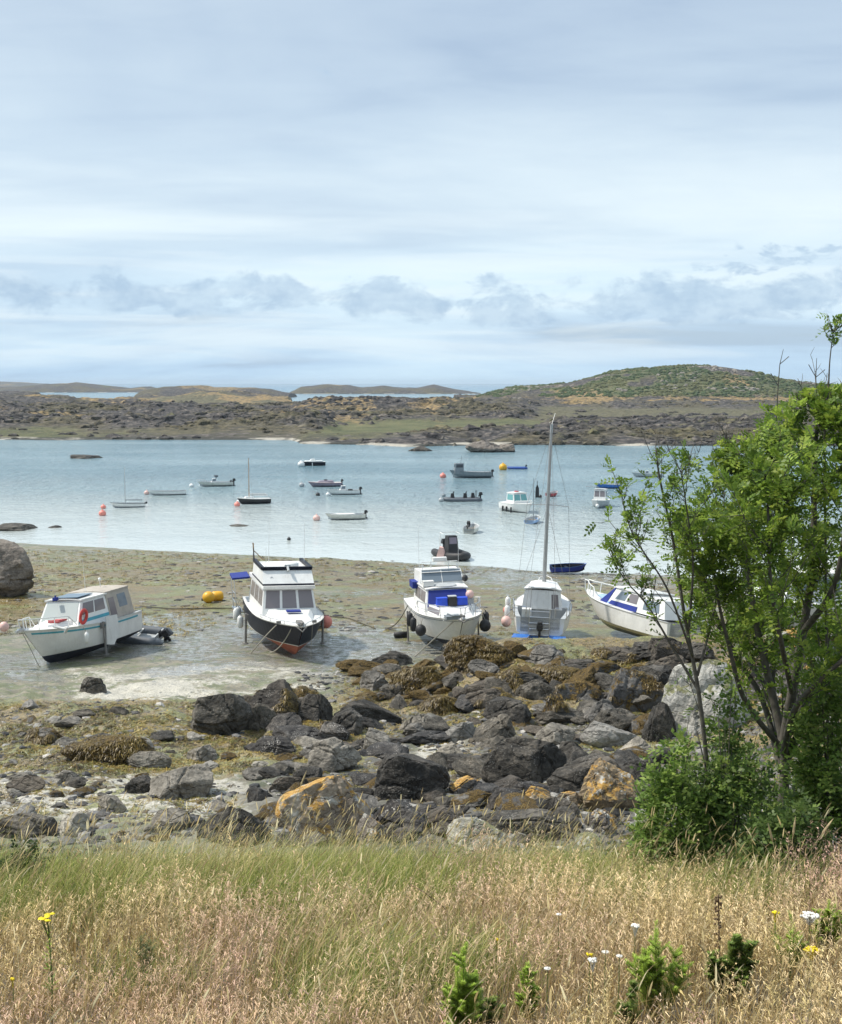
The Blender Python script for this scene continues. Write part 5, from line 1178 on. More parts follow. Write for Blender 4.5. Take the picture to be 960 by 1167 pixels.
afloat('motorboat', 245, 554, 5.6, -80, 'cream motorboat with grey-topped console and black outboard, left of the black-hulled gaffer', 2.0, .75, [BLKR, CREAM, CREAM, W], extra=boat_c, thwarts=0, S=0.68)
def gaffer(o, h_):
    MB().tube([(2.9, 0, .5), (2.9, 0, 6.3)], .06, 8, r2=.04).build('mast', WOOD, o)
    MB().tube([(.3, 0, 1.25), (2.9, 0, 1.35)], .10, 8).tube([(.5, 0, 1.4), (2.8, 0, 1.48)], .07, 8).build('furled_sail', W2, o)
    house(o, 2.4, 3.6, .95, .8, .7, .55, .82, 1.12, .2, 0, W, 'cabin'); MB().tube([(2.9, 0, 6.1), (4.9, 0, .95)], .010, 4).tube([(2.9, 0, 6.0), (2.6, .8, .85)], .010, 4).tube([(2.9, 0, 6.0), (2.6, -.8, .85)], .010, 4).build('rigging', GALV, o)
afloat('gaff_boat', 289, 574, 4.6, -72, 'black-hulled gaff sailing boat with wooden mast and furled cream sail', 1.7, .8, [BLKR, BLKR, BLACKP, W], extra=gaffer, open_=False, hullkw=None, S=0.68)
def boat_h(o, h_): house(o, .6, 4.6, 2.0, 1.9, 1.6, 1.4, 1.02, 1.2, .4, 0, W, 'boat_cover'); house(o, 2.2, 3.3, 1.2, 1.0, 1.1, .9, 1.2, 1.55, .3, 0, W, 'cabin'); MB().tube([(2.9, .9, .9), (2.9, 1.02, .1)], .09, 8).build('side_fender', W, o)
afloat('cuddy_boat', 356, 530.5, 5.6, -82, 'navy blue boat under a white cover, farthest left near the far beach', 2.1, .95, [NAVY, NAVY, NAVY, W], extra=boat_h, open_=False, S=0.62)
def boat_g(o, h_): house(o, 1.4, 4.2, 1.6, 1.3, 1.1, .7, .78, 1.15, .6, 0, PURP, 'boat_cover'); MB().box((2.6, 0, 1.22), (.5, .5, .2)).build('hatch', BLKR, o); outboard(o, -.03, .85, 0, BLKR, 1.0)
afloat('motorboat', 370, 554.5, 5.6, -78, 'mauve-grey covered motorboat partly behind a white motorboat', 2.0, .8, [BLKR, PURP, PURP, REDD], extra=boat_g, open_=False, S=0.64)
def boat_f(o, h_): console(o, h_, 1.9); outboard(o, -.03, .7, 0, BLKR, 1.0); MB().box((1.2, 0, .75), (.5, .9, .2)).build('bench', BLKR, o)
afloat('motorboat', 391, 563.5, 4.5, -80, 'white motorboat with small console in front of the mauve-grey covered boat', 1.8, .7, [BLKR, W, W, W], extra=boat_f, thwarts=0)
afloat('open_boat', 393, 592, 4.3, -76, 'pale green-white open boat with black outboard, nearest of the middle group', 1.6, .68, [BLKR, CREAM, CREAM, W], motor=BLKR, extra=lambda o, h_: MB().box((2.4, 0, .72), (2.6, 1.2, .05)).build('spray_cover', W2, o), S=0.76)
def work(o, h_):
    hs = house(o, 5.0, 6.6, 1.7, 1.5, 1.6, 1.4, .9, 2.7, .2, 0, GREYP, 'wheelhouse'); pane(o, hs['front'], .1, .9, .6, .9, GLASS); pane(o, hs['left'], .1, .9, .6, .9, GLASS); pane(o, hs['right'], .1, .9, .6, .9, GLASS)
    MB().tube([(5.4, 0, 2.7), (5.2, 0, 4.1)], .04).tube([(4.6, 0, 3.4), (5.9, 0, 3.5)], .03).build('radar_mast', GREYP, o)
    rail(o, [(.2, .9, 1.1), (1.0, .9, 1.8), (1.4, .9, 1.1)], [], .04, GREYP, 'stern_gantry'); outboard(o, -.05, 1.0, 0, BLKR, 1.2)
afloat('workboat', 536, 544.5, 7.4, -78, 'long grey metal workboat with wheelhouse near its bow', 2.5, 1.15, [DKB, GREYP, GREYP, GREYP], extra=work, thwarts=0, bow=.4, S=0.67)
def ribboat(name, u, v, L_, hd, label, B_, mat_, fn=None, r_=.27, z=.2, S=.67):
    p = at_z(u, v, 0); rz_ = heading(hd, p.x, p.y); o = root(name, p+Vector((0, 0, z*S)), rz_, 0, 0, label, 'boat'); o.scale = (S, S, S); rib_tubes(o, L_, B_, r_, mat_)
    if fn: fn(o)
    return o
def rib_j(o):
    for x in (-.4, 1.4): MB().box((x, 0, .55), (.55, .5, .7), taper=.7).tube([(x-.1, -.2, .9), (x-.2, -.2, 1.15), (x-.2, .2, 1.15), (x-.1, .2, .9)], .04).build('seat', BLKR, o)
    rail(o, [(-1.9, -.4, .3), (-2.0, -.4, 1.25), (-2.0, .4, 1.25), (-1.9, .4, .3)], [], .04, BLKR, 'stern_arch'); outboard(o, -2.35, .45, 0, BLKR, 1.3); MB().box((-1.5, 0, .6), (.5, .6, .7), taper=.7).build('console', BLKR, o)
ribboat('rigid_inflatable', 527, 571, 5.0, -80, 'dark grey rigid inflatable with three upright seats, mid-water left of the white cabin boat', 1.7, GREYT, rib_j)
ribboat('inflatable_boat', 589.5, 534.5, 3.9, -80, 'bright blue inflatable boat beside a yellow buoy near the far shore', 1.5, paint('blue_rubber', (.03, .09, .34), .6), lambda o: outboard(o, -1.8, .3, 0, NAVY, .9), S=0.6)
def rib_dark(o):
    hs = house(o, -.9, .1, .95, .8, .9, .75, .1, 1.5, .3, 0, BLKR, 'console'); pane(o, hs['front'], .1, .9, .55, .92, PURP, 'windscreen')
    rail(o, [(-1.2, -.75, .3), (-1.3, -.7, 1.7), (-1.3, .7, 1.7), (-1.2, .75, .3)], [((-1.3, -.7, 1.7), (-.4, -.7, 1.65)), ((-1.3, .7, 1.7), (-.4, .7, 1.65))], .03, W, 'roll_bar'); outboard(o, -2.1, .5, 0, BLKR, 1.2)
ob = ribboat('rigid_inflatable', 517, 636, 4.4, 20, 'black rigid inflatable with a console at the water edge behind the blue-covered cruiser', 1.75, BLKR, rib_dark, .30, .28, S=0.78)
q = at_z(503, 638, 0); tag(MB().prism([q+Vector(k) for k in ((-.4, 0, -.1), (.35, 0, -.15), (.12, 0, .75), (-.12, 0, .8))], [q+Vector(k) for k in ((-.3, .45, -.1), (.45, .4, -.15), (.15, .2, .78), (-.05, .2, .85))]).build('hanging_cloth', PINKP), 'pinkish cloth hanging over the bow of the black rigid inflatable', 'cloth')
def cab_m(o, h_):
    hs = house(o, 1.7, 3.3, 1.8, 1.6, 1.7, 1.45, .95, 2.05, .35, 0, W, 'wheelhouse', roof=W); pane(o, hs['front'], .06, .47, .35, .92, GLASSG, 'windscreen'); pane(o, hs['front'], .53, .94, .35, .92, GLASSG, 'windscreen'); pane(o, hs['left'], .1, .9, .4, .9, GLASSG); pane(o, hs['right'], .1, .9, .4, .9, GLASSG)
    for x in (1.4, 2.2, 3.2): MB().lathe((x, -1.13, .45), [(.01, -.3), (.09, -.25), (.09, .25), (.01, .3)], 8).build('side_fender', BLKR, o)
    pulpit(o, h_, .65, .3, W, .02, False); MB().box((2.2, 0, 2.2), (.4, .3, .1)).build('roof_light', REDD, o)
afloat('cabin_boat', 591, 583, 5.3, 28, 'white cabin boat with green-tinted windscreen, just left of the tall mast', 2.2, 1.0, [BLKR, CREAM, W, W], extra=cab_m, open_=False, wl=.2, S=0.86)
afloat('sailing_dinghy', 608, 595.5, 3.4, 165, 'light blue square-sterned sailing dinghy with bare grey mast just left of the tall mast', 1.55, .60, [DKB, LBLUE, LBLUE, W], mast=(4.9, .5, GREYP), roll=0)
afloat('tender', 630, 565.5, 2.2, 150, 'small red boat with black outboard just right of the tall mast', 1.35, .62, [REDD, REDD, REDD, REDD], motor=BLKR, S=0.7)
def blue_p(o, h_): console(o, h_, 2.2, GLASSL, .9, .8); outboard(o, -.05, .8, 0, BLKR, .9); MB().tube([(1.2, 0, .8), (1.0, .1, 2.3)], .03).box((1.0, .1, 2.35), (.3, .06, .2)).build('flag_staff', GREYP, o)
afloat('fishing_boat', 692, 556.5, 4.7, -80, 'bright blue open boat with a white top strake, upper right part of the bay', 1.8, .85, [BLUEP, BLUEP, BLUEP, W], extra=blue_p, thwarts=0, bow=.35, S=0.58)
def cab_q(o, h_):
    hs = house(o, 1.3, 2.6, 1.35, 1.25, 1.3, 1.15, .8, 1.95, .15, 0, W, 'wheelhouse', roof=LGREY); pane(o, hs['front'], .06, .47, .4, .92, GLASSC, 'windscreen'); pane(o, hs['front'], .53, .94, .4, .92, GLASSC, 'windscreen')
    pane(o, hs['left'], .1, .9, .4, .9, GLASSC); pane(o, hs['right'], .1, .9, .4, .9, GLASSC); MB().tube([(1.2, -.7, 2.15), (2.0, -1.5, 2.25)], .04).build('roof_pole', LGREY, o); MB().ball((4.1, 0, .45), .2).build('bow_fender', W, o)
afloat('cabin_boat', 684, 577.5, 4.3, -8, 'small grey and white fishing boat with wheelhouse seen bow-on below the bright blue boat', 1.8, .85, [BLKR, LBLUE, LGREY, W], extra=cab_q, open_=False, wl=.18, S=0.86)
afloat('motorboat', 737, 543.5, 6.0, -84, 'grey and white motorboat half hidden by the twigs of the sapling', 2.0, .85, [BLKR, LGREY, LGREY, W], extra=lambda o, h_: (console(o, h_, 2.6), outboard(o, -.05, .8, 0, BLKR, 1.0)), thwarts=0, S=0.6)
afloat('tender', 537.5, 606.5, 2.6, 170, 'small white dinghy with raised black outboard, stern on, above the black inflatable', 1.4, .62, [BLKR, CREAM, CREAM, W], motor=None, extra=lambda o, h_: outboard(o, .05, .75, .05, BLKR, .95, R(-65)), S=0.84)
p = hit(647, 654); o = root('rowing_boat', p+Vector((-.95, 0, .05)), R(8), R(4), 0, 'small dark blue rowing boat drawn up at the water edge right of the mast', 'boat')
h = Hull(2.1, 1.1, .42, .12, .1, .1, .8, 2.0); h.build(o, [NAVY, BLUEC, BLUEC, BLUEP], .1, .02, .04, 14); h.well(o, NAVY, 0, .94, .14, .05); MB().box((.9, 0, .32), (.18, .9, .03)).build('thwart', NAVY, o)

# ------------------------------------------------------------------ buoys
def buoy(u, v, d, mat_, label, sq=.9, float_=True, ring=True):
    p = at_z(u, v, 0) if float_ else gpt(u, v); mb = MB().ball(p+Vector((0, 0, d*.28 if float_ else d*.45)), d/2, 0, 14, sq)
    if ring: mb.lathe(p+Vector((0, 0, d*.28+d*.42 if float_ else d*.9)), [(d*.10, 0), (d*.10, d*.16), (.001, d*.18)], 8)
    return tag(mb.build('mooring_buoy', mat_, None, True), label, 'buoy')
buoy(118, 579.5, .48, PINK, 'upper pink buoy left of the sailing dinghy'); buoy(117, 587.5, .62, PINK, 'lower pink buoy left of the sailing dinghy')
buoy(167.5, 563.5, .55, PINKP, 'pale pink buoy at the left end of the long white rowing boat'); buoy(218.5, 555, .5, W, 'white buoy left of the cream motorboat')
buoy(270.5, 577, .55, PINK, 'pink buoy at the bow of the black-hulled gaffer'); buoy(272, 573.5, .42, W, 'white buoy touching the pink one at the gaffer bow')
buoy(343.5, 531.5, .95, W, 'big white buoy left of the navy boat'); buoy(344, 554.5, .6, LGREY, 'grey-white buoy left of the mauve-grey boat'); buoy(362.5, 565, .42, BLKR, 'small black buoy left of the white console boat')
buoy(374, 565, .45, W, 'white buoy at the bow of the white console boat'); buoy(361, 593, .6, PINKP, 'pale pink buoy left of the pale green-white open boat'); buoy(329.5, 615.5, .28, BLKR, 'tiny dark float alone in the shallows')
buoy(505, 544.5, .75, PINK, 'pink buoy ahead of the grey workboat'); buoy(573.5, 535.5, 1.05, YEL, 'yellow buoy left of the blue inflatable', 1.0); buoy(503, 571.5, .5, LGREY, 'pale grey buoy ahead of the dark grey inflatable')
buoy(616, 567, .34, BLKR, 'small dark float beside the tall mast, near the red boat'); buoy(506, 566, .4, GREYP, 'grey float at the nose of the dark grey inflatable')
q = at_z(612.5, 567, 0); tag(MB().prism([q+Vector(k) for k in ((-.18, 0, 0), (.18, 0, 0), (.16, 0, .9), (0, 0, 1.3), (-.15, 0, .9))], [q+Vector(k) for k in ((-.18, .25, 0), (.18, .25, 0), (.16, .25, .9), (0, .25, 1.3), (-.15, .25, .9))]).tube([q+Vector((0, .12, -.1)), q+Vector((0, .12, 1.6))], .03).build('marker_float', BLKR), 'upright dark marker on the water between two masts', 'marker')
# the yellow pair on the flats
q = gpt(238, 687); mb = MB().ball(q+Vector((.0, 0, .27)), .30, 0, 16, .95).lathe(q+Vector((-.28, -.03, .18)), [(.09, -.05), (.09, .08)], 8, 1, axis=(1, 0, 0)); tag(mb.build('mooring_buoy', [YEL, GALV], None, True), 'round yellow buoy with dark fitting lying on the wet flats', 'buoy')
q = gpt(247, 685.5); mb = MB().lathe(q+Vector((.02, .1, .24)), [(.001, -.3), (.15, -.29), (.24, -.2), (.25, 0), (.24, .2), (.15, .29), (.001, .3)], 16, axis=(1, .25, 0)); tag(mb.build('mooring_buoy', YEL, None, True), 'drum-shaped yellow buoy lying against the round yellow one', 'buoy')
# lines lying on the flats
def ground_line(uv, label, r_=.022, mat_=None):
    pts = []
    for (u0, v0), (u1, v1) in zip(uv[:-1], uv[1:]):
        for k in range(8): q = hit(u0+(u1-u0)*k/8, v0+(v1-v0)*k/8); pts.append((q.x, q.y, q.z+.02))
    return tag(MB().tube(pts, r_, 5).build('mooring_line', mat_ or ROPED), label, 'rope')
ground_line([(160, 692), (200, 695), (260, 694), (300, 697), (345, 699)], 'long dark weedy line on the flats below the yellow buoys', .05)
ground_line([(152, 706), (190, 722), (214, 727)], 'line from the tender of the striped cruiser across the wet sand', .02, ROPE)
ground_line([(376, 703), (400, 706), (432, 719)], 'weedy line between the two middle cruisers', .03)
ground_line([(0, 711), (25, 706)], 'short line on the sand left of the striped cruiser', .02)
# ------------------------------------------------------------------ meadow
def leaf_mat(name, trans=.35, rough=.6, var=True):
    m, t, b = new_mat(name); tn = t.n('ShaderNodeVertexColor', {'layer_name': 'tint'}).outputs[0]
    setp(t, b, Base_Color=tn, Roughness=rough); b.inputs['Specular IOR Level'].default_value = .25
    tr = t.n('ShaderNodeBsdfTranslucent', Color=tn); mx = t.n('ShaderNodeMixShader', i0=trans)
    t.nt.links.new(b.outputs[0], mx.inputs[1]); t.nt.links.new(tr.outputs[0], mx.inputs[2]); t.nt.links.new(mx.outputs[0], t.nt.nodes['Material Output'].inputs[0])
    return m
m_grass = leaf_mat('grass', .3, .7); m_leaf = leaf_mat('leaves', .5, .45)
rs = np.random.RandomState(77)
def top_at(u, v, hgt):
    d = ray(u, v); ys = np.linspace(2.5, 16, 1500); k = ys/d[1]; xs = d[0]*k; zs = CAM[2]+d[2]*k; diff = zs-H(xs, ys)-hgt
    i = int(np.argmax(diff < 0)); return Vector((xs[i], ys[i], H(xs[i:i+1], ys[i:i+1])[0]))
CLEAR = [(top_at(*q[:3]), q[3]) for q in [(528, 1080, .46, .13), (548, 1128, .24, .12), (602, 1098, .32, .09), (748, 1050, .48, .21), (722, 1118, .28, .12), (838, 1066, .36, .2), (945, 1026, .34, .14), (902, 1042, .36, .14), (55, 1041, .62, .08), (543, 968, .05, .32)]]
def clear(x, y):
    k = np.ones(len(x), bool)
    for p, r_ in CLEAR: k &= ~((np.abs(x-p.x) < r_) & (y < p.y+r_*.4) & (y > p.y-.55))
    return k
def edge(x, y):
    u = 480+FPX*x/np.maximum(y, 1); e = np.interp(u, [-200, 40, 110, 450, 520, 700, 760, 1000], [9.2, 9.2, 10.7, 10.6, 9.9, 9.8, 9.6, 9.6])
    return y < e+.7*fbm(x*1.2, y*1.2, 210.5, 3)
def tall(x, y): return .66+1.0*np.clip(fbm(x*1.1, y*1.1, 211.5, 3)+.25, 0, .8)+.25*np.clip(fbm(x*4, y*4, 213.5, 2), 0, 1)
def blades(X, Y, Z, h, wd, lean, bend, col, tipcol=None, seg=3, az=None):
    """arrays of curved tapering blades -> V, F, tint and tip positions"""
    n = len(X); az = rs.uniform(0, 6.283, n) if az is None else az
    d = np.stack([np.cos(az), np.sin(az), np.zeros(n)], -1)
    sa = rs.uniform(-1.2, 1.2, n); s_ = np.stack([np.cos(sa), np.sin(sa), np.zeros(n)], -1)   # broad side roughly to the path
    P0 = np.stack([X, Y, Z], -1); rows = []; T = []
    for k in range(seg+1):
        q = k/seg; c = P0+d*(h*(lean*q+bend*q**2.5))[:, None]; c[:, 2] += h*(q-.35*bend*q**3)
        ww = (wd*(1-.85*q**1.5))[:, None]*.5; rows += [c-s_*ww, c+s_*ww]
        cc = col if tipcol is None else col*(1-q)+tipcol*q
        T += [cc, cc]
    V = np.stack(rows, 1).reshape(-1, 3); T = np.stack(T, 1).reshape(-1, 3); i = np.arange(n)[:, None]*(2*(seg+1))
    F = np.concatenate([i+np.array([[2*k, 2*k+1, 2*k+3, 2*k+2]]) for k in range(seg)])
    return V, F, T, c, d
def join(parts):
    o = 0; Vs, Fs, Ts = [], [], []
    for V, F, T in parts: Vs.append(V); Fs.append(F+o); Ts.append(T); o += len(V)
    return np.concatenate(Vs), np.concatenate(Fs), np.concatenate(Ts)
def pick(cols, n, p=None, var=.25):
    cols = np.array(cols); return cols[rs.choice(len(cols), n, p=p)]*rs.uniform(1-var, 1+var, (n, 1))
def spots(N, y0=2.7, y1=12.2):
    y = np.sqrt(rs.uniform(y0**2, y1**2, N)); x = rs.uniform(-1, 1, N)*(.40*y+1.5)
    return x, y, H(x, y)
def patch(x, y):    # greener where this is high
    u, v = project(x, y, H(x, y)+.2)
    g_ = fbm(x*.8, y*.8, 201.5, 4)*1.1+fbm(x*2.5, y*2.5, 202.5, 3)*.5
    g_ = g_*1.8+.05; g_ += .42*sstep(-v, -1045, -985)*(1-sstep(u, 380, 520))+.3*sstep(-v, -1040, -990)*sstep(u, 560, 640)-.22+.5*(1-sstep(u, 20, 70))*(1-sstep(v, 1010, 1040))-.35*sstep(v, 1010, 1080)
    g_ += .35*np.exp(-((u-80)/60)**2-((v-1060)/40)**2)+.3*np.exp(-((u-330)/40)**2-((v-1060)/60)**2)
    return g_
parts = []
# undergrowth of short dry and green blades
x, y, z = spots(112000); g_ = patch(x, y); gm = (g_ > rs.uniform(-.15, .35, len(x)))
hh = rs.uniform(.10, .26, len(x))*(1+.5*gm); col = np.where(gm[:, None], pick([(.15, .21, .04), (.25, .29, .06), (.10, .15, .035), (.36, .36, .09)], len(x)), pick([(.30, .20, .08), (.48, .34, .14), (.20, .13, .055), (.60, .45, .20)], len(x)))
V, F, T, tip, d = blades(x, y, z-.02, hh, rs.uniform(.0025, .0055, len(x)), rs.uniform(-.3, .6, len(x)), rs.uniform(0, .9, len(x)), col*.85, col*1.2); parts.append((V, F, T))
# taller green blades in tufts
x, y, z = spots(100000); g_ = patch(x, y); ok = (g_ > rs.uniform(-.25, .35, len(x))) & clear(x, y) & edge(x, y); x, y, z = x[ok], y[ok], z[ok]
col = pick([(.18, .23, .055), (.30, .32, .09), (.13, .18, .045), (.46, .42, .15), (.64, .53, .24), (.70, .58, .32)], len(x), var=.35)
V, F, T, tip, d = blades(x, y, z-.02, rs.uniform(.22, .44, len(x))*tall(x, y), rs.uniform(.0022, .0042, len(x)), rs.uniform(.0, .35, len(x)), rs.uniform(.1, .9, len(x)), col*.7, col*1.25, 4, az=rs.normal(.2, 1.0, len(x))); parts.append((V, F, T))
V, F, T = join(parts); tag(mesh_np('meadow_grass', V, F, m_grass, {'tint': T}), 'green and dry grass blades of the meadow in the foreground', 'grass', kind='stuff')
# bent-grass: fine stems carrying a haze of pinkish panicle threads
x, y, z = spots(34000, 2.7, 11.4); g_ = patch(x, y); ok = (g_ < rs.uniform(-.55, .35, len(x))) & clear(x, y) & edge(x, y); x, y, z = x[ok], y[ok], z[ok]; n = len(x)
tone = sstep(fbm(x*.7, y*.7, 212.5, 3), -.28, .28)[:, None]
pk = pick([(.66, .42, .34), (.74, .51, .42), (.56, .35, .28)], n, var=.25)*tone+pick([(.76, .58, .31), (.84, .68, .41), (.62, .50, .23)], n, var=.25)*(1-tone)
hh = rs.uniform(.24, .48, n)*tall(x, y); az = rs.normal(.2, 1.3, n)
V, F, T, tip, d = blades(x, y, z, hh, np.full(n, .0016)*(1+y*.08), rs.uniform(0, .22, n), rs.uniform(.0, .45, n), pk*.8, pk, 3, az=az); parts = [(V, F, T)]
per = 10; q = rs.uniform(.0, 1, (n, per)); c0 = tip[:, None]-np.stack([np.zeros_like(q), np.zeros_like(q), q*.13], -1)-d[:, None]*(q*.03)[..., None]
a = rs.uniform(0, 6.283, (n, per)); ln = rs.uniform(.010, .030, (n, per))*(.4+q); dd = np.stack([np.cos(a)*ln, np.sin(a)*ln, rs.uniform(.2, .9, (n, per))*ln], -1)
w_ = np.stack([np.full_like(q, .0009), np.zeros_like(q), np.full_like(q, .0004)], -1)*(1+y*.10)[:, None, None]
V = np.stack([c0-w_*.4, c0+w_*.4, c0+dd+w_*1.5, c0+dd-w_*1.5], 2).reshape(-1, 3); F = (np.arange(n*per)[:, None]*4+np.array([[0, 1, 2, 3]]))
T = np.repeat((np.repeat(pk, per, 0)*rs.uniform(.75, 1.35, (n*per, 1))), 4, 0); parts.append((V, F, T))
V, F, T = join(parts); tag(mesh_np('bent_grass', V, F, m_grass, {'tint': T}), 'fine pinkish brown bent grass in flower over the meadow', 'grass', kind='stuff')
# straw stalks with seed heads
def heads(tip, d, ln, wd, col):
    n = len(tip); s_ = np.stack([np.full(n, 1.0), np.zeros(n), np.zeros(n)], -1); up = np.stack([d[:, 0]*.5, d[:, 1]*.5, np.full(n, .8)], -1)
    a0 = tip-up*(ln*.5)[:, None]; rows = [a0, a0+up*(ln*.3)[:, None]-s_*wd[:, None], a0+up*(ln*.3)[:, None]+s_*wd[:, None], a0+up*(ln*.75)[:, None]-s_*(wd*.8)[:, None]+d*(ln*.1)[:, None], a0+up*(ln*.75)[:, None]+s_*(wd*.8)[:, None]+d*(ln*.1)[:, None], a0+up*ln[:, None]+d*(ln*.25)[:, None]]
    V = np.stack(rows, 1).reshape(-1, 3); i = np.arange(n)[:, None]*6
    return V, [i+np.array([[1, 2, 4, 3]]), i+np.array([[0, 2, 1, 1]])[:, :3], i+np.array([[3, 4, 5]])], np.repeat(col, 6, 0)
x, y, z = spots(3900, 3.0, 11.0); k_ = edge(x, y) & clear(x, y); x, y, z = x[k_], y[k_], z[k_]; n = len(x)
e = rs.rand(420); xe = np.concatenate([rs.uniform(-.36, .12, 300), rs.uniform(.1, .36, 120)])*10.6; ye = rs.uniform(10.0, 11.6, 420)
x = np.concatenate([x, xe]); y = np.concatenate([y, ye]); z = H(x, y); n = len(x)
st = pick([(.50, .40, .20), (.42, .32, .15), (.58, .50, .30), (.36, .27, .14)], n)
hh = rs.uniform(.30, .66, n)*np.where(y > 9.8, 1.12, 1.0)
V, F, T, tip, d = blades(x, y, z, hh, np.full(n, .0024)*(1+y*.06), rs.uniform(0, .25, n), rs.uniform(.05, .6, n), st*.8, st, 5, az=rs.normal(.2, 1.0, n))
o1 = mesh_np('straw_stalks', V, F, m_grass, {'tint': T}); tag(o1, 'straw-coloured stalks with seed heads standing above the meadow', 'grass', kind='stuff')
V, F, T = heads(tip, d, rs.uniform(.04, .10, n), rs.uniform(.0018, .0038, n)*(1+y*.03), st*1.25)
o2 = mesh_np('seed_heads', V, F, m_grass, {'tint': T}); o2.parent = o1

# ------------------------------------------------------------------ single plants of the foreground
def cmat(name, col, rough=.7, tr=0):
    m, t, b = new_mat(name); setp(t, b, Base_Color=t.mix(t.mapr(t.noise(t.n('ShaderNodeTexCoord').outputs['Object'], 20, 3), .3, .7), tuple(k*.7 for k in col), tuple(k*1.25 for k in col)), Roughness=rough); return m
C_stem = cmat('plant_stem', (.12, .15, .04)); C_brown = cmat('dead_stem', (.13, .08, .04)); C_straw = cmat('straw', (.45, .36, .20)); C_yel = cmat('yellow_petals', (.80, .62, .01)); C_whi = cmat('white_petals', (.78, .76, .70)); C_bark = cmat('bark', (.095, .085, .07), .9)
def needles(C0, C1, r, n, ln, cols, wd=.0022, taper=True):
    """many small leaves along a shoot C0->C1"""
    q = rs.rand(n); c = np.array(C0)[None]*(1-q[:, None])+np.array(C1)[None]*q[:, None]
    a = rs.uniform(0, 6.283, n); L_ = ln*rs.uniform(.6, 1.2, n)*((1-.6*q) if taper else 1)
    dd = np.stack([np.cos(a)*L_, np.sin(a)*L_, L_*rs.uniform(.2, .9, n)], -1); s_ = np.stack([-np.sin(a), np.cos(a), np.zeros(n)], -1)*wd
    V = np.stack([c, c+dd*.5-s_, c+dd, c+dd*.5+s_], 1).reshape(-1, 3); F = np.arange(n)[:, None]*4+np.array([[0, 1, 2, 3]])
    return V, F, np.repeat(pick(cols, n)*(.75+.5*q[:, None]), 4, 0)
def feather_plant(u, v, hgt, spread, n, label, cols, name='feathery_plant', ln=.036, dens=700, wd=.0011):
    p = top_at(u, v, hgt); o = root(name, p, 0, 0, 0, label, 'plant'); sm = MB(); ps = []
    for i in range(n):
        a = rs.uniform(0, 6.283); r_ = spread*math.sqrt(rs.rand()); h_ = hgt*(1 if i == 0 else rs.uniform(.55, .95)); tp = (r_*math.cos(a) if i else 0, r_*math.sin(a)*.6 if i else 0, h_)
        b0 = (tp[0]*.25, tp[1]*.25, 0); sm.tube([b0, lerp3(b0, tp, .5), tp], .004, 4, r2=.001)
        ps.append(needles(lerp3(b0, tp, .25), tp, 0, dens, ln, cols, wd))
        for k in range(7):
            q = rs.uniform(.35, .95); c = lerp3(b0, tp, q); an = rs.uniform(0, 6.283); l2 = hgt*.22*(1.1-q*.7); e = (c[0]+math.cos(an)*l2, c[1]+math.sin(an)*l2, c[2]+l2*.9)
            sm.tube([c, e], .0015, 3); ps.append(needles(c, e, 0, int(dens*.35), ln*.7, cols, wd))
    sm.build('stem', C_stem, o); V, F, T = join(ps); mesh_np('foliage', V, F, m_leaf, {'tint': T}, parent=o); return o
GR = [(.40, .54, .09), (.52, .64, .13), (.30, .42, .07)]; DG = [(.16, .24, .06), (.22, .31, .07), (.32, .40, .10)]
feather_plant(528, 1080, .46, .09, 8, 'bright green feathery plant standing alone at the bottom centre', GR, dens=900)
feather_plant(548, 1128, .24, .10, 6, 'dark low feathery plant at the right foot of the bright bottom-centre one', DG)
feather_plant(602, 1098, .32, .05, 5, 'small bright green feathery plant right of the bottom-centre one', GR)
feather_plant(748, 1050, .48, .16, 12, 'largest bright green feathery plant in the lower right meadow', GR, dens=560)
feather_plant(722, 1118, .28, .08, 5, 'small feathery plant at the foot of the largest one', DG)
feather_plant(838, 1066, .36, .14, 9, 'dark green bracken-like plant right of the largest feathery plant', DG, ln=.045, wd=.0028)
feather_plant(945, 1026, .34, .10, 6, 'green feathery plant at the right edge of the meadow', GR)
feather_plant(902, 1042, .36, .10, 6, 'pale green feathery plant beside the white umbel at the right', GR, dens=160)
feather_plant(160, 1068, .30, .08, 4, 'grey-green weed right of the yellow ragwort', [(.12, .15, .06), (.2, .22, .1)], dens=120)
# ragwort
p = top_at(55, 1041, .52)+Vector((0, 0, -.10)); o = root('ragwort', p, 0, 0, 0, 'yellow-headed ragwort standing alone in the grass at left', 'flower')
sm = MB().tube([(0, 0, 0), (.01, 0, .3), (0, 0, .56)], .005, 6, r2=.003); fl = MB()
for i in range(13):
    a = rs.uniform(0, 6.283); r_ = .030*math.sqrt(rs.rand()); c = (r_*math.cos(a)*1.15, r_*math.sin(a)*1.15, .61+rs.uniform(-.008, .008)-r_*.3); sm.tube([(0, 0, .50), c], .0015, 3)
    fl.lathe(c, [(.001, .003), (.006, .004), (.013, 0), (.001, -.001)], 9)
sm.build('stem', C_stem, o); fl.build('flower_head', C_yel, o)
V, F, T = join([needles((0, 0, .22), (0, 0, .54), 0, 85, .05, DG+GR, .004, True)]); mesh_np('foliage', V, F, m_leaf, {'tint': T}, parent=o)
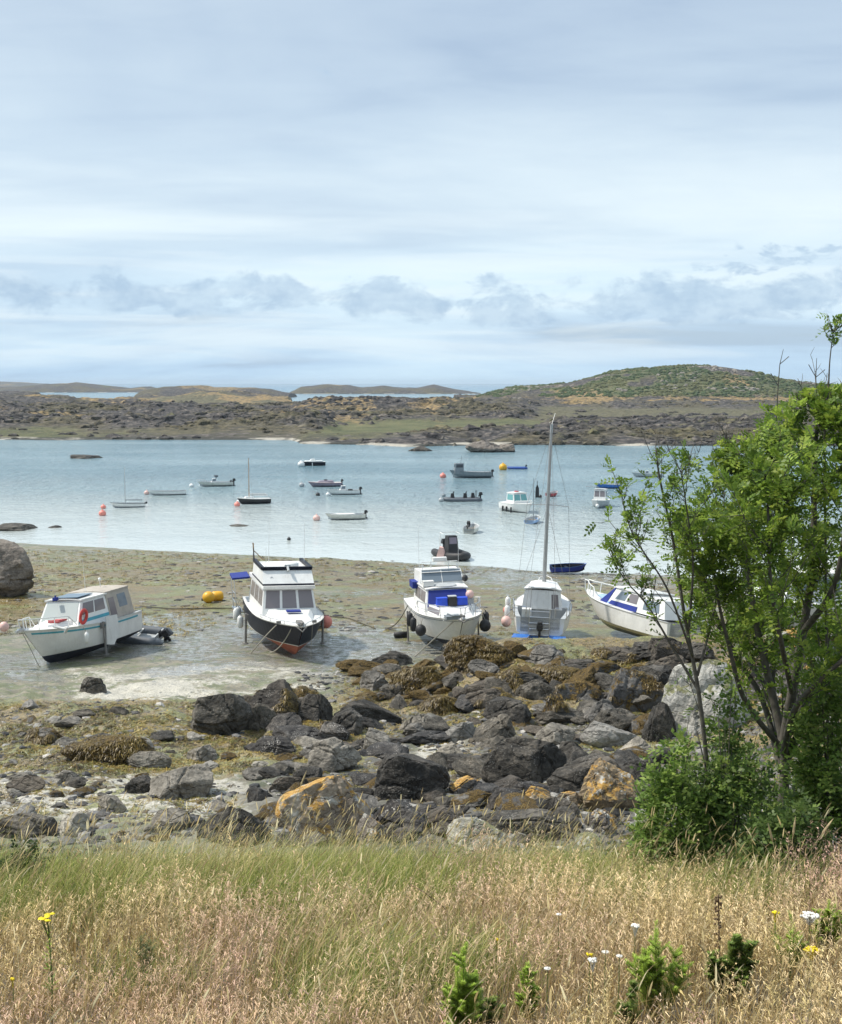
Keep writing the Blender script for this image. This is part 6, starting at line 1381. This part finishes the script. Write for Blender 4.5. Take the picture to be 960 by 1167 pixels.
def small_flower(u, v, r_, mat_, label, hgt=.42, n=1, yel=True):
    p = top_at(u, v, hgt); o = root('wildflower', p, 0, 0, 0, label, 'flower'); MB().tube([(rs.uniform(-.04, .04), 0, 0), (0, 0, hgt*.6), (0, 0, hgt)], .0022, 4).build('stem', C_stem, o); mb = MB()
    if n == 1:
        for k in range(9): a = k*.698; c, s_ = math.cos(a), math.sin(a); mb.prism([(0, 0, hgt), (c*r_-s_*r_*.25, s_*r_+c*r_*.25, hgt+.004), (c*r_+s_*r_*.25, s_*r_-c*r_*.25, hgt+.004)], [(0, 0, hgt+.003), (c*r_-s_*r_*.25, s_*r_+c*r_*.25, hgt+.006), (c*r_+s_*r_*.25, s_*r_-c*r_*.25, hgt+.006)])
        mb.ball((0, 0, hgt+.004), r_*.45)
    else:
        for k in range(n): a = rs.uniform(0, 6.283); q = r_*math.sqrt(rs.rand()); c = (q*math.cos(a), q*math.sin(a), hgt+.01-q*.2); mb.ball(c, .006, 0, 6); mb.tube([(0, 0, hgt-.05), c], .001, 3)
    mb.build('flower_head', mat_, o)
small_flower(637, 1043, .014, C_whi, 'small white flower highest up left of the feathery plants', .40); small_flower(724, 1057, .020, C_whi, 'white seed-head flower just left of the largest feathery plant', .40, 26)
small_flower(690, 1086, .016, C_whi, 'upper left flower of the little white group at lower centre right', .38); small_flower(676, 1096, .02, C_whi, 'lowest and largest flower of the little white group', .38, 20); small_flower(706, 1091, .014, C_whi, 'right-hand flower of the little white group', .38)
small_flower(624, 1105, .015, C_whi, 'single white flower right of the small bright feathery plant', .36); small_flower(923, 1044, .045, C_whi, 'broad white umbel at the right of the meadow', .42, 60)
small_flower(672, 1090, .012, C_yel, 'tiny yellow flower left of the little white group', .36, 5); small_flower(925, 1083, .035, C_yel, 'yellow flower cluster below the white umbel', .34, 26); small_flower(884, 1042, .02, C_yel, 'small yellow flower cluster left of the white umbel', .40, 12)
small_flower(15, 1118, .012, C_yel, 'tiny yellow flower near the lower left corner', .3, 4); small_flower(566, 1073, .010, C_yel, 'tiny yellow flower above the small bright feathery plant', .3, 4)
p = top_at(819, 1020, .5); o = root('dock_stalk', p, 0, 0, 0, 'dark brown dead dock spike above the bracken-like plant', 'plant'); MB().tube([(.02, 0, 0), (0, 0, .5)], .004, 5).build('stem', C_brown, o); mb = MB()
for k in range(60): a = rs.uniform(0, 6.28); q = rs.uniform(.22, .5); mb.ball((.014*math.cos(a), .014*math.sin(a), q), .006, 0, 5)
mb.build('seed_spike', C_brown, o)
def arch(pix, y, r_, mat_, label, name='dead_stem'):
    P = [at_y(u, v, y+dy) for u, v, dy in pix]; return tag(MB().tube(P, r_, 6, r2=r_*.5).build(name, mat_), label, 'stem')
p = top_at(500, 1025, .3); y0 = p.y
arch([(468, 1008, .1), (484, 1017, .0), (506, 1034, 0), (524, 1058, -.05), (540, 1092, -.1), (547, 1125, -.15)], y0, .0035, C_brown, 'brown bent dead stem arching over the grass at centre')
p = top_at(800, 1080, .3); y0 = p.y
arch([(796, 1075, 0), (806, 1088, 0), (818, 1108, 0), (829, 1140, -.05), (836, 1170, -.1)], y0, .004, C_straw, 'pale dry bent stem in front of the bracken-like plant')
for i, (pix, lab) in enumerate([([(915, 1035, 0), (898, 1003, 0), (884, 972, 0), (879, 952, 0)], 'tall pale grass stalk leaning left before the bushes'), ([(903, 1040, 0), (907, 990, 0), (903, 960, 0), (905, 945, 0)], 'upright tall grass stalk before the bushes'), ([(895, 1030, 0), (912, 985, 0), (930, 960, 0), (941, 945, 0)], 'arching grass stalk with pale head at the right, before the bushes'), ([(320, 985, 0), (325, 940, 0), (345, 890, 0)], 'long thin grass stalk crossing the orange boulder')]):
    y0 = 8.6 if i < 3 else 9.8; b0 = at_y(pix[0][0], pix[0][1], y0); b0.z = hz(b0.x, b0.y); P = [b0]+[at_y(u, v, y0) for u, v, _ in pix]
    mb = MB().tube(P, .0032, 5, r2=.002); e = P[-1]; f = P[-2]; dr = (e-f).normalized(); mb.lathe(e-dr*.05, [(.001, 0), (.008, .03), (.007, .09), (.001, .14)], 6, axis=tuple(dr)); tag(mb.build('grass_stalk', C_straw), lab, 'grass stalk')

# ------------------------------------------------------------------ trees and shrubs
def leaflets(P, D, ln, cols, wd=.3, pairs=4, size=.045, droop=.35):
    """pinnate leaves: P base points, D directions, ln leaf length"""
    n = len(P); D = D/np.linalg.norm(D, axis=1)[:, None]; up = np.array([0, 0, 1.0])[None]
    S = np.cross(D, up+rs.normal(0, .35, (n, 3))); S /= np.linalg.norm(S, axis=1)[:, None]; Nn = np.cross(S, D)
    Vs = []; Ts = []; base = pick(cols, n)
    for k in range(pairs+1):
        q = (k+.6)/(pairs+.6); c = P+D*(ln*q)[:, None]; c[:, 2] -= droop*ln*q*q
        for sd in ((1, -1) if k < pairs else (0,)):
            dr = (S*sd*.85+D*.55) if sd else D*1.0; dr = dr+Nn*rs.uniform(-.25, .25, (n, 1)); dr /= np.linalg.norm(dr, axis=1)[:, None]
            sp = np.cross(dr, Nn); sz = (size*rs.uniform(.75, 1.2, n)*(1-.25*abs(q-.55)))[:, None]
            Vs.append(np.stack([c, c+dr*sz*.45+sp*sz*wd, c+dr*sz, c+dr*sz*.45-sp*sz*wd], 1)); Ts.append(base*rs.uniform(.85, 1.15, (n, 1)))
    V = np.concatenate(Vs).reshape(-1, 3); T = np.repeat(np.concatenate(Ts), 4, 0); F = np.arange(len(V)//4)[:, None]*4+np.array([[0, 1, 2, 3]])
    return V, F, T
def bez(P, n=14):
    P = [np.array(p, float) for p in P]; out_ = []
    for i in range(len(P)-1):
        a, b_ = P[i], P[i+1]; pa = P[i-1] if i else a; nb_ = P[i+2] if i+2 < len(P) else b_
        for k in range(n): q = k/n; out_.append(.5*((2*a)+(-pa+b_)*q+(2*pa-5*a+4*b_-nb_)*q*q+(-pa+3*a-3*b_+nb_)*q**3))
    out_.append(P[-1]); return out_
def build_tree(name, label, stems, nbr, leafn, cols, leaf=.15, size=.045, brlen=(.35, .9), bark=None, upz=.55, start=.3, bare=0.0, pairs=4, dens_top=None, filt=None, twig_n=5):
    """stems: list of (control points, base radius)"""
    o = root(name, Vector(stems[0][0][0]), 0, 0, 0, label, 'tree' if 'tree' in name or 'sapling' in name else 'shrub'); O = np.array(stems[0][0][0]); tr = MB(); LP = []; LD = []
    for si, (cp, r0) in enumerate(stems):
        C = bez([np.array(c)-O for c in cp]); N_ = len(C); tr.tube(C[::2]+([C[-1]] if (N_-1) % 2 else []), r0, 8, r2=r0*.22)
        for b_ in range(nbr if isinstance(nbr, int) else nbr[si]):
            q = start+(1-start)*rs.rand()**.8; i = min(N_-2, int(q*N_)); c = C[i]; ax = C[i+1]-C[i]; ax /= np.linalg.norm(ax)+1e-9
            a = rs.uniform(0, 6.283); dr = np.array((math.cos(a), math.sin(a)*.9, rs.uniform(.1, .9)))*1.0+ax*upz; dr /= np.linalg.norm(dr)
            L_ = rs.uniform(*brlen)*(1.15-.65*q); pts = [c]; 
            for k in range(1, 6): pts.append(pts[-1]+(dr+np.array((0, 0, .10*k))+rs.normal(0, .12, 3))*L_/5)
            tr.tube(pts, max(.003, r0*.22*(1.1-q)), 5, r2=.0022)
            for t_ in range(twig_n):
                k = rs.randint(1, 6); c2 = pts[k]; d2 = dr*.6+rs.normal(0, .55, 3)+np.array((0, 0, .25)); d2 /= np.linalg.norm(d2); l2 = L_*rs.uniform(.18, .42); e = c2+d2*l2
                tr.tube([c2, (c2+e)/2+rs.normal(0, .01, 3), e], .0028, 3, r2=.0014)
                if rs.rand() < bare: continue
                for g_ in range(leafn):
                    w_ = rs.rand(); LP.append(c2+(e-c2)*w_); LD.append(d2*.5+rs.normal(0, .6, 3)+np.array((0, 0, .05)))
    P = np.array(LP); D = np.array(LD)
    if filt is not None: k = filt(P+O); P, D = P[k], D[k]
    V, F, T = leaflets(P, D, leaf*rs.uniform(.7, 1.2, len(P)), cols, size=size, pairs=pairs)
    tr.build('trunk', bark or C_bark, o, True); mesh_np('crown', V, F, m_leaf, {'tint': T}, parent=o); return o
TY = 10.6
def tp(u, v, dy=0.0): q = at_y(u, v, TY+dy); return (q.x, q.y, q.z)
def tb(u, y): x = (u-480)/FPX*y; return (x, y, hz(x, y)-.05)
LG = [(.14, .22, .035), (.22, .33, .05), (.11, .18, .03), (.30, .41, .07), (.15, .24, .04)]
LT = [(.26, .35, .05), (.36, .44, .08), (.18, .27, .04)]
b0 = tb(893, TY)
stems = [([b0, tp(893, 905), tp(893, 850), tp(880, 790, .1), tp(862, 710, .2), tp(850, 630, .3), tp(843, 560, .3), tp(838, 510, .3)], .050),
 ([tp(893, 850), tp(903, 790, -.1), tp(915, 720, -.2), tp(926, 650, -.3), tp(928, 570, -.3), tp(930, 505, -.2), tp(934, 470, -.2)], .048),
 ([tp(890, 880), tp(870, 800, .3), tp(835, 740, .5), tp(808, 680, .6), tp(796, 620, .5), tp(792, 580, .5)], .028),
 ([tp(893, 870), tp(930, 800, .3), tp(962, 730, .5), tp(985, 650, .6), tp(1000, 570, .4), tp(1010, 500, .4)], .04),
 ([tp(893, 860), tp(880, 780, .6), tp(890, 700, .9), tp(892, 620, 1.0), tp(888, 545, .9), tp(886, 500, .9)], .034),
 ([tp(893, 855), tp(850, 800, -.3), tp(832, 740, -.5), tp(818, 680, -.6), tp(812, 630, -.5)], .026),
 ([tp(915, 720, -.2), tp(950, 670, -.6), tp(965, 590, -.7), tp(970, 520, -.5), tp(962, 480, -.4)], .03),
 ([tp(893, 860), tp(905, 810, -.5), tp(940, 770, -.9), tp(1010, 710, -1.0), tp(1060, 640, -.9)], .03),
 ([tp(893, 850), tp(930, 790, .5), tp(1030, 720, .9), tp(1080, 640, .9), tp(1090, 580, .7)], .03),
 ([tp(880, 790, .1), tp(850, 745, .8), tp(846, 680, 1.1), tp(856, 610, 1.1), tp(862, 540, 1.0)], .024),
 ([tp(903, 790, -.1), tp(890, 730, -.9), tp(878, 660, -1.1), tp(876, 590, -1.0), tp(872, 540, -.9)], .024)]
def crown_env(P):
    u, v = project(P[:, 0], P[:, 1], P[:, 2]); top = np.interp(u, [740, 780, 805, 840, 872, 920, 960, 1100], [660, 575, 535, 492, 464, 450, 442, 452])+16*vn(P[:, 0]*6, P[:, 1]*6, P[:, 2]*6)
    return (v > top) & (v < 905)
build_tree('rowan_tree', 'tall leafy green tree with pinnate leaves filling the right edge', stems, [34, 36, 26, 32, 32, 22, 28, 20, 20, 24, 24], 5, LG+LT, leaf=.135, size=.042, brlen=(.30, .68), start=.22, filt=crown_env)
sap = [([tb(806, 10.0), (at_y(806, 900, 10.0))[:], at_y(798, 800, 10.0)[:], at_y(780, 700, 10.0)[:], at_y(768, 620, 10.0)[:], at_y(752, 545, 10.0)[:], at_y(748, 512, 10.0)[:]], .022),
 ([at_y(798, 790, 10.0)[:], at_y(765, 735, 10.1)[:], at_y(738, 690, 10.2)[:], at_y(712, 660, 10.3)[:], at_y(694, 628, 10.3)[:]], .012),
 ([at_y(785, 720, 10.0)[:], at_y(790, 640, 9.9)[:], at_y(782, 575, 9.8)[:], at_y(776, 535, 9.8)[:]], .011),
 ([at_y(790, 750, 10.0)[:], at_y(760, 670, 9.7)[:], at_y(722, 610, 9.6)[:], at_y(708, 560, 9.6)[:]], .010),
 ([at_y(795, 770, 10.0)[:], at_y(815, 690, 10.2)[:], at_y(822, 620, 10.2)[:], at_y(826, 560, 10.2)[:]], .012)]
build_tree('sapling', 'thin sapling with sparse leaves and dark bare twigs left of the leafy tree', sap, [16, 14, 14, 13, 14], 2, LG, leaf=.12, size=.038, brlen=(.20, .46), start=.22, bare=.30, twig_n=5, upz=.7, filt=lambda P: project(P[:, 0], P[:, 1], P[:, 2])[1] > 512)
# leafy thin tip and bare leading shoots above the crown
P_ = [at_y(u, v, 10.3)[:] for u, v in ((940, 520), (944, 450), (946, 410), (950, 378))]
build_tree('sapling', 'thin leafy shoot rising above the tree at the right edge', [([tb(962, 10.3)]+P_, .012)], [8], 1, LG, leaf=.10, size=.04, brlen=(.10, .28), start=.80, twig_n=3, upz=.5)

for (pix, lab) in [([(885, 480), (887, 440), (889, 415), (893, 398)], 'bare shoot left above the tree crown'), ([(931, 460), (930, 430), (931, 408)], 'straight bare shoot in the middle above the tree crown')]:
    P = [at_y(u, v, 10.4) for u, v in pix]; mb = MB().tube(P, .006, 5, r2=.002); e = P[-2]; mb.tube([e, e+Vector((.07, 0, .06))], .003, 4); mb.tube([P[1], P[1]+Vector((-.06, 0, .1))], .003, 4)
    so = mb.build('shoot', C_bark); tr = [q for q in COL.objects if q.name.startswith('rowan_tree')][0]; so.parent = tr; so.matrix_parent_inverse = tr.matrix_world.inverted()
def shrub(u, v, w_, h_, y, label, cols, n=2600, size=.045, name='shrub', stems_n=16, ragged=.42):
    """rounded leafy bush: u, v = middle of its foot"""
    x = (u-480)/FPX*y; p = Vector((x, y, hz(x, y)-.05)); o = root(name, p, 0, 0, 0, label, 'shrub'); k = y/FPX; a, c = w_*k/2, h_*k
    mb = MB(); LP, LD = [], []
    for i in range(stems_n):
        an = rs.uniform(0, 6.283); r_ = rs.uniform(.1, .95); e = np.array((math.cos(an)*a*r_, math.sin(an)*a*.7*r_, c*math.sqrt(max(0.05, 1-r_*r_*.8))*rs.uniform(.8, 1.25)))
        mb.tube([(0, 0, 0), tuple(e*np.array((.4, .4, .55))), tuple(e)], .008, 5, r2=.002)
    for i in range(int(n/9)):
        q = rs.randn(3); q /= np.linalg.norm(q); q[2] = abs(q[2])*1.1-.08; rr = rs.uniform(.45, 1.0)**.6
        cc = q*np.array((a, a*.75, c*.92))*rr*(1+ragged*float(vn(q[0]*2.2+u, q[1]*2.2, q[2]*2.2+v)))
        cc[2] = max(cc[2], .03)
        if vn(cc[0]*5+u, cc[1]*5, cc[2]*5) < -.18: continue
        sp_ = rs.normal(0, 1, 3)*np.array((.07, .07, .10)); 
        for j in range(9): LP.append(cc+sp_*(j/4-1)+rs.normal(0, .03, 3)); LD.append(q*.5+sp_*4+rs.normal(0, .55, 3))
    V, F, T = leaflets(np.array(LP), np.array(LD), size*rs.uniform(.9, 2.1, len(LP)), cols, wd=.34, pairs=1, size=size); mb.build('stem', C_bark, o); mesh_np('foliage', V, F, m_leaf, {'tint': T}, parent=o); return o
BG = [(.18, .28, .06), (.25, .35, .08), (.12, .19, .045), (.34, .43, .12), (.15, .24, .05)]; BD = [(.09, .15, .045), (.13, .20, .055), (.18, .25, .07), (.07, .11, .035)]
shrub(775, 985, 110, 175, 9.7, 'light green bush at the left foot of the tree, beside the tan pyramid stone', BG, 5200)
shrub(838, 985, 120, 205, 9.9, 'mid green bush under the sapling', BD+BG, 6500)
shrub(905, 1000, 130, 110, 9.1, 'dark green low bush in front of the tree trunk', BD, 5200)
shrub(960, 1000, 120, 250, 10.1, 'tall light green bush right of the tree trunk', BG, 7500)
shrub(870, 990, 110, 150, 10.9, 'dark green bush behind the tree trunk', BD+BG, 4200)
shrub(1040, 1010, 170, 220, 9.9, 'green bush at the far right edge', BG+BD, 4500)
shrub(735, 975, 50, 70, 9.9, 'small bush with yellowish leaves next to the tan pyramid stone', [(.20, .20, .05), (.28, .26, .06), (.12, .14, .04)], 1000, .035)
shrub(12, 1030, 90, 50, 8.9, 'dark green low clump at the left edge of the meadow', [(.035, .06, .02), (.06, .09, .03)], 3000, .03)
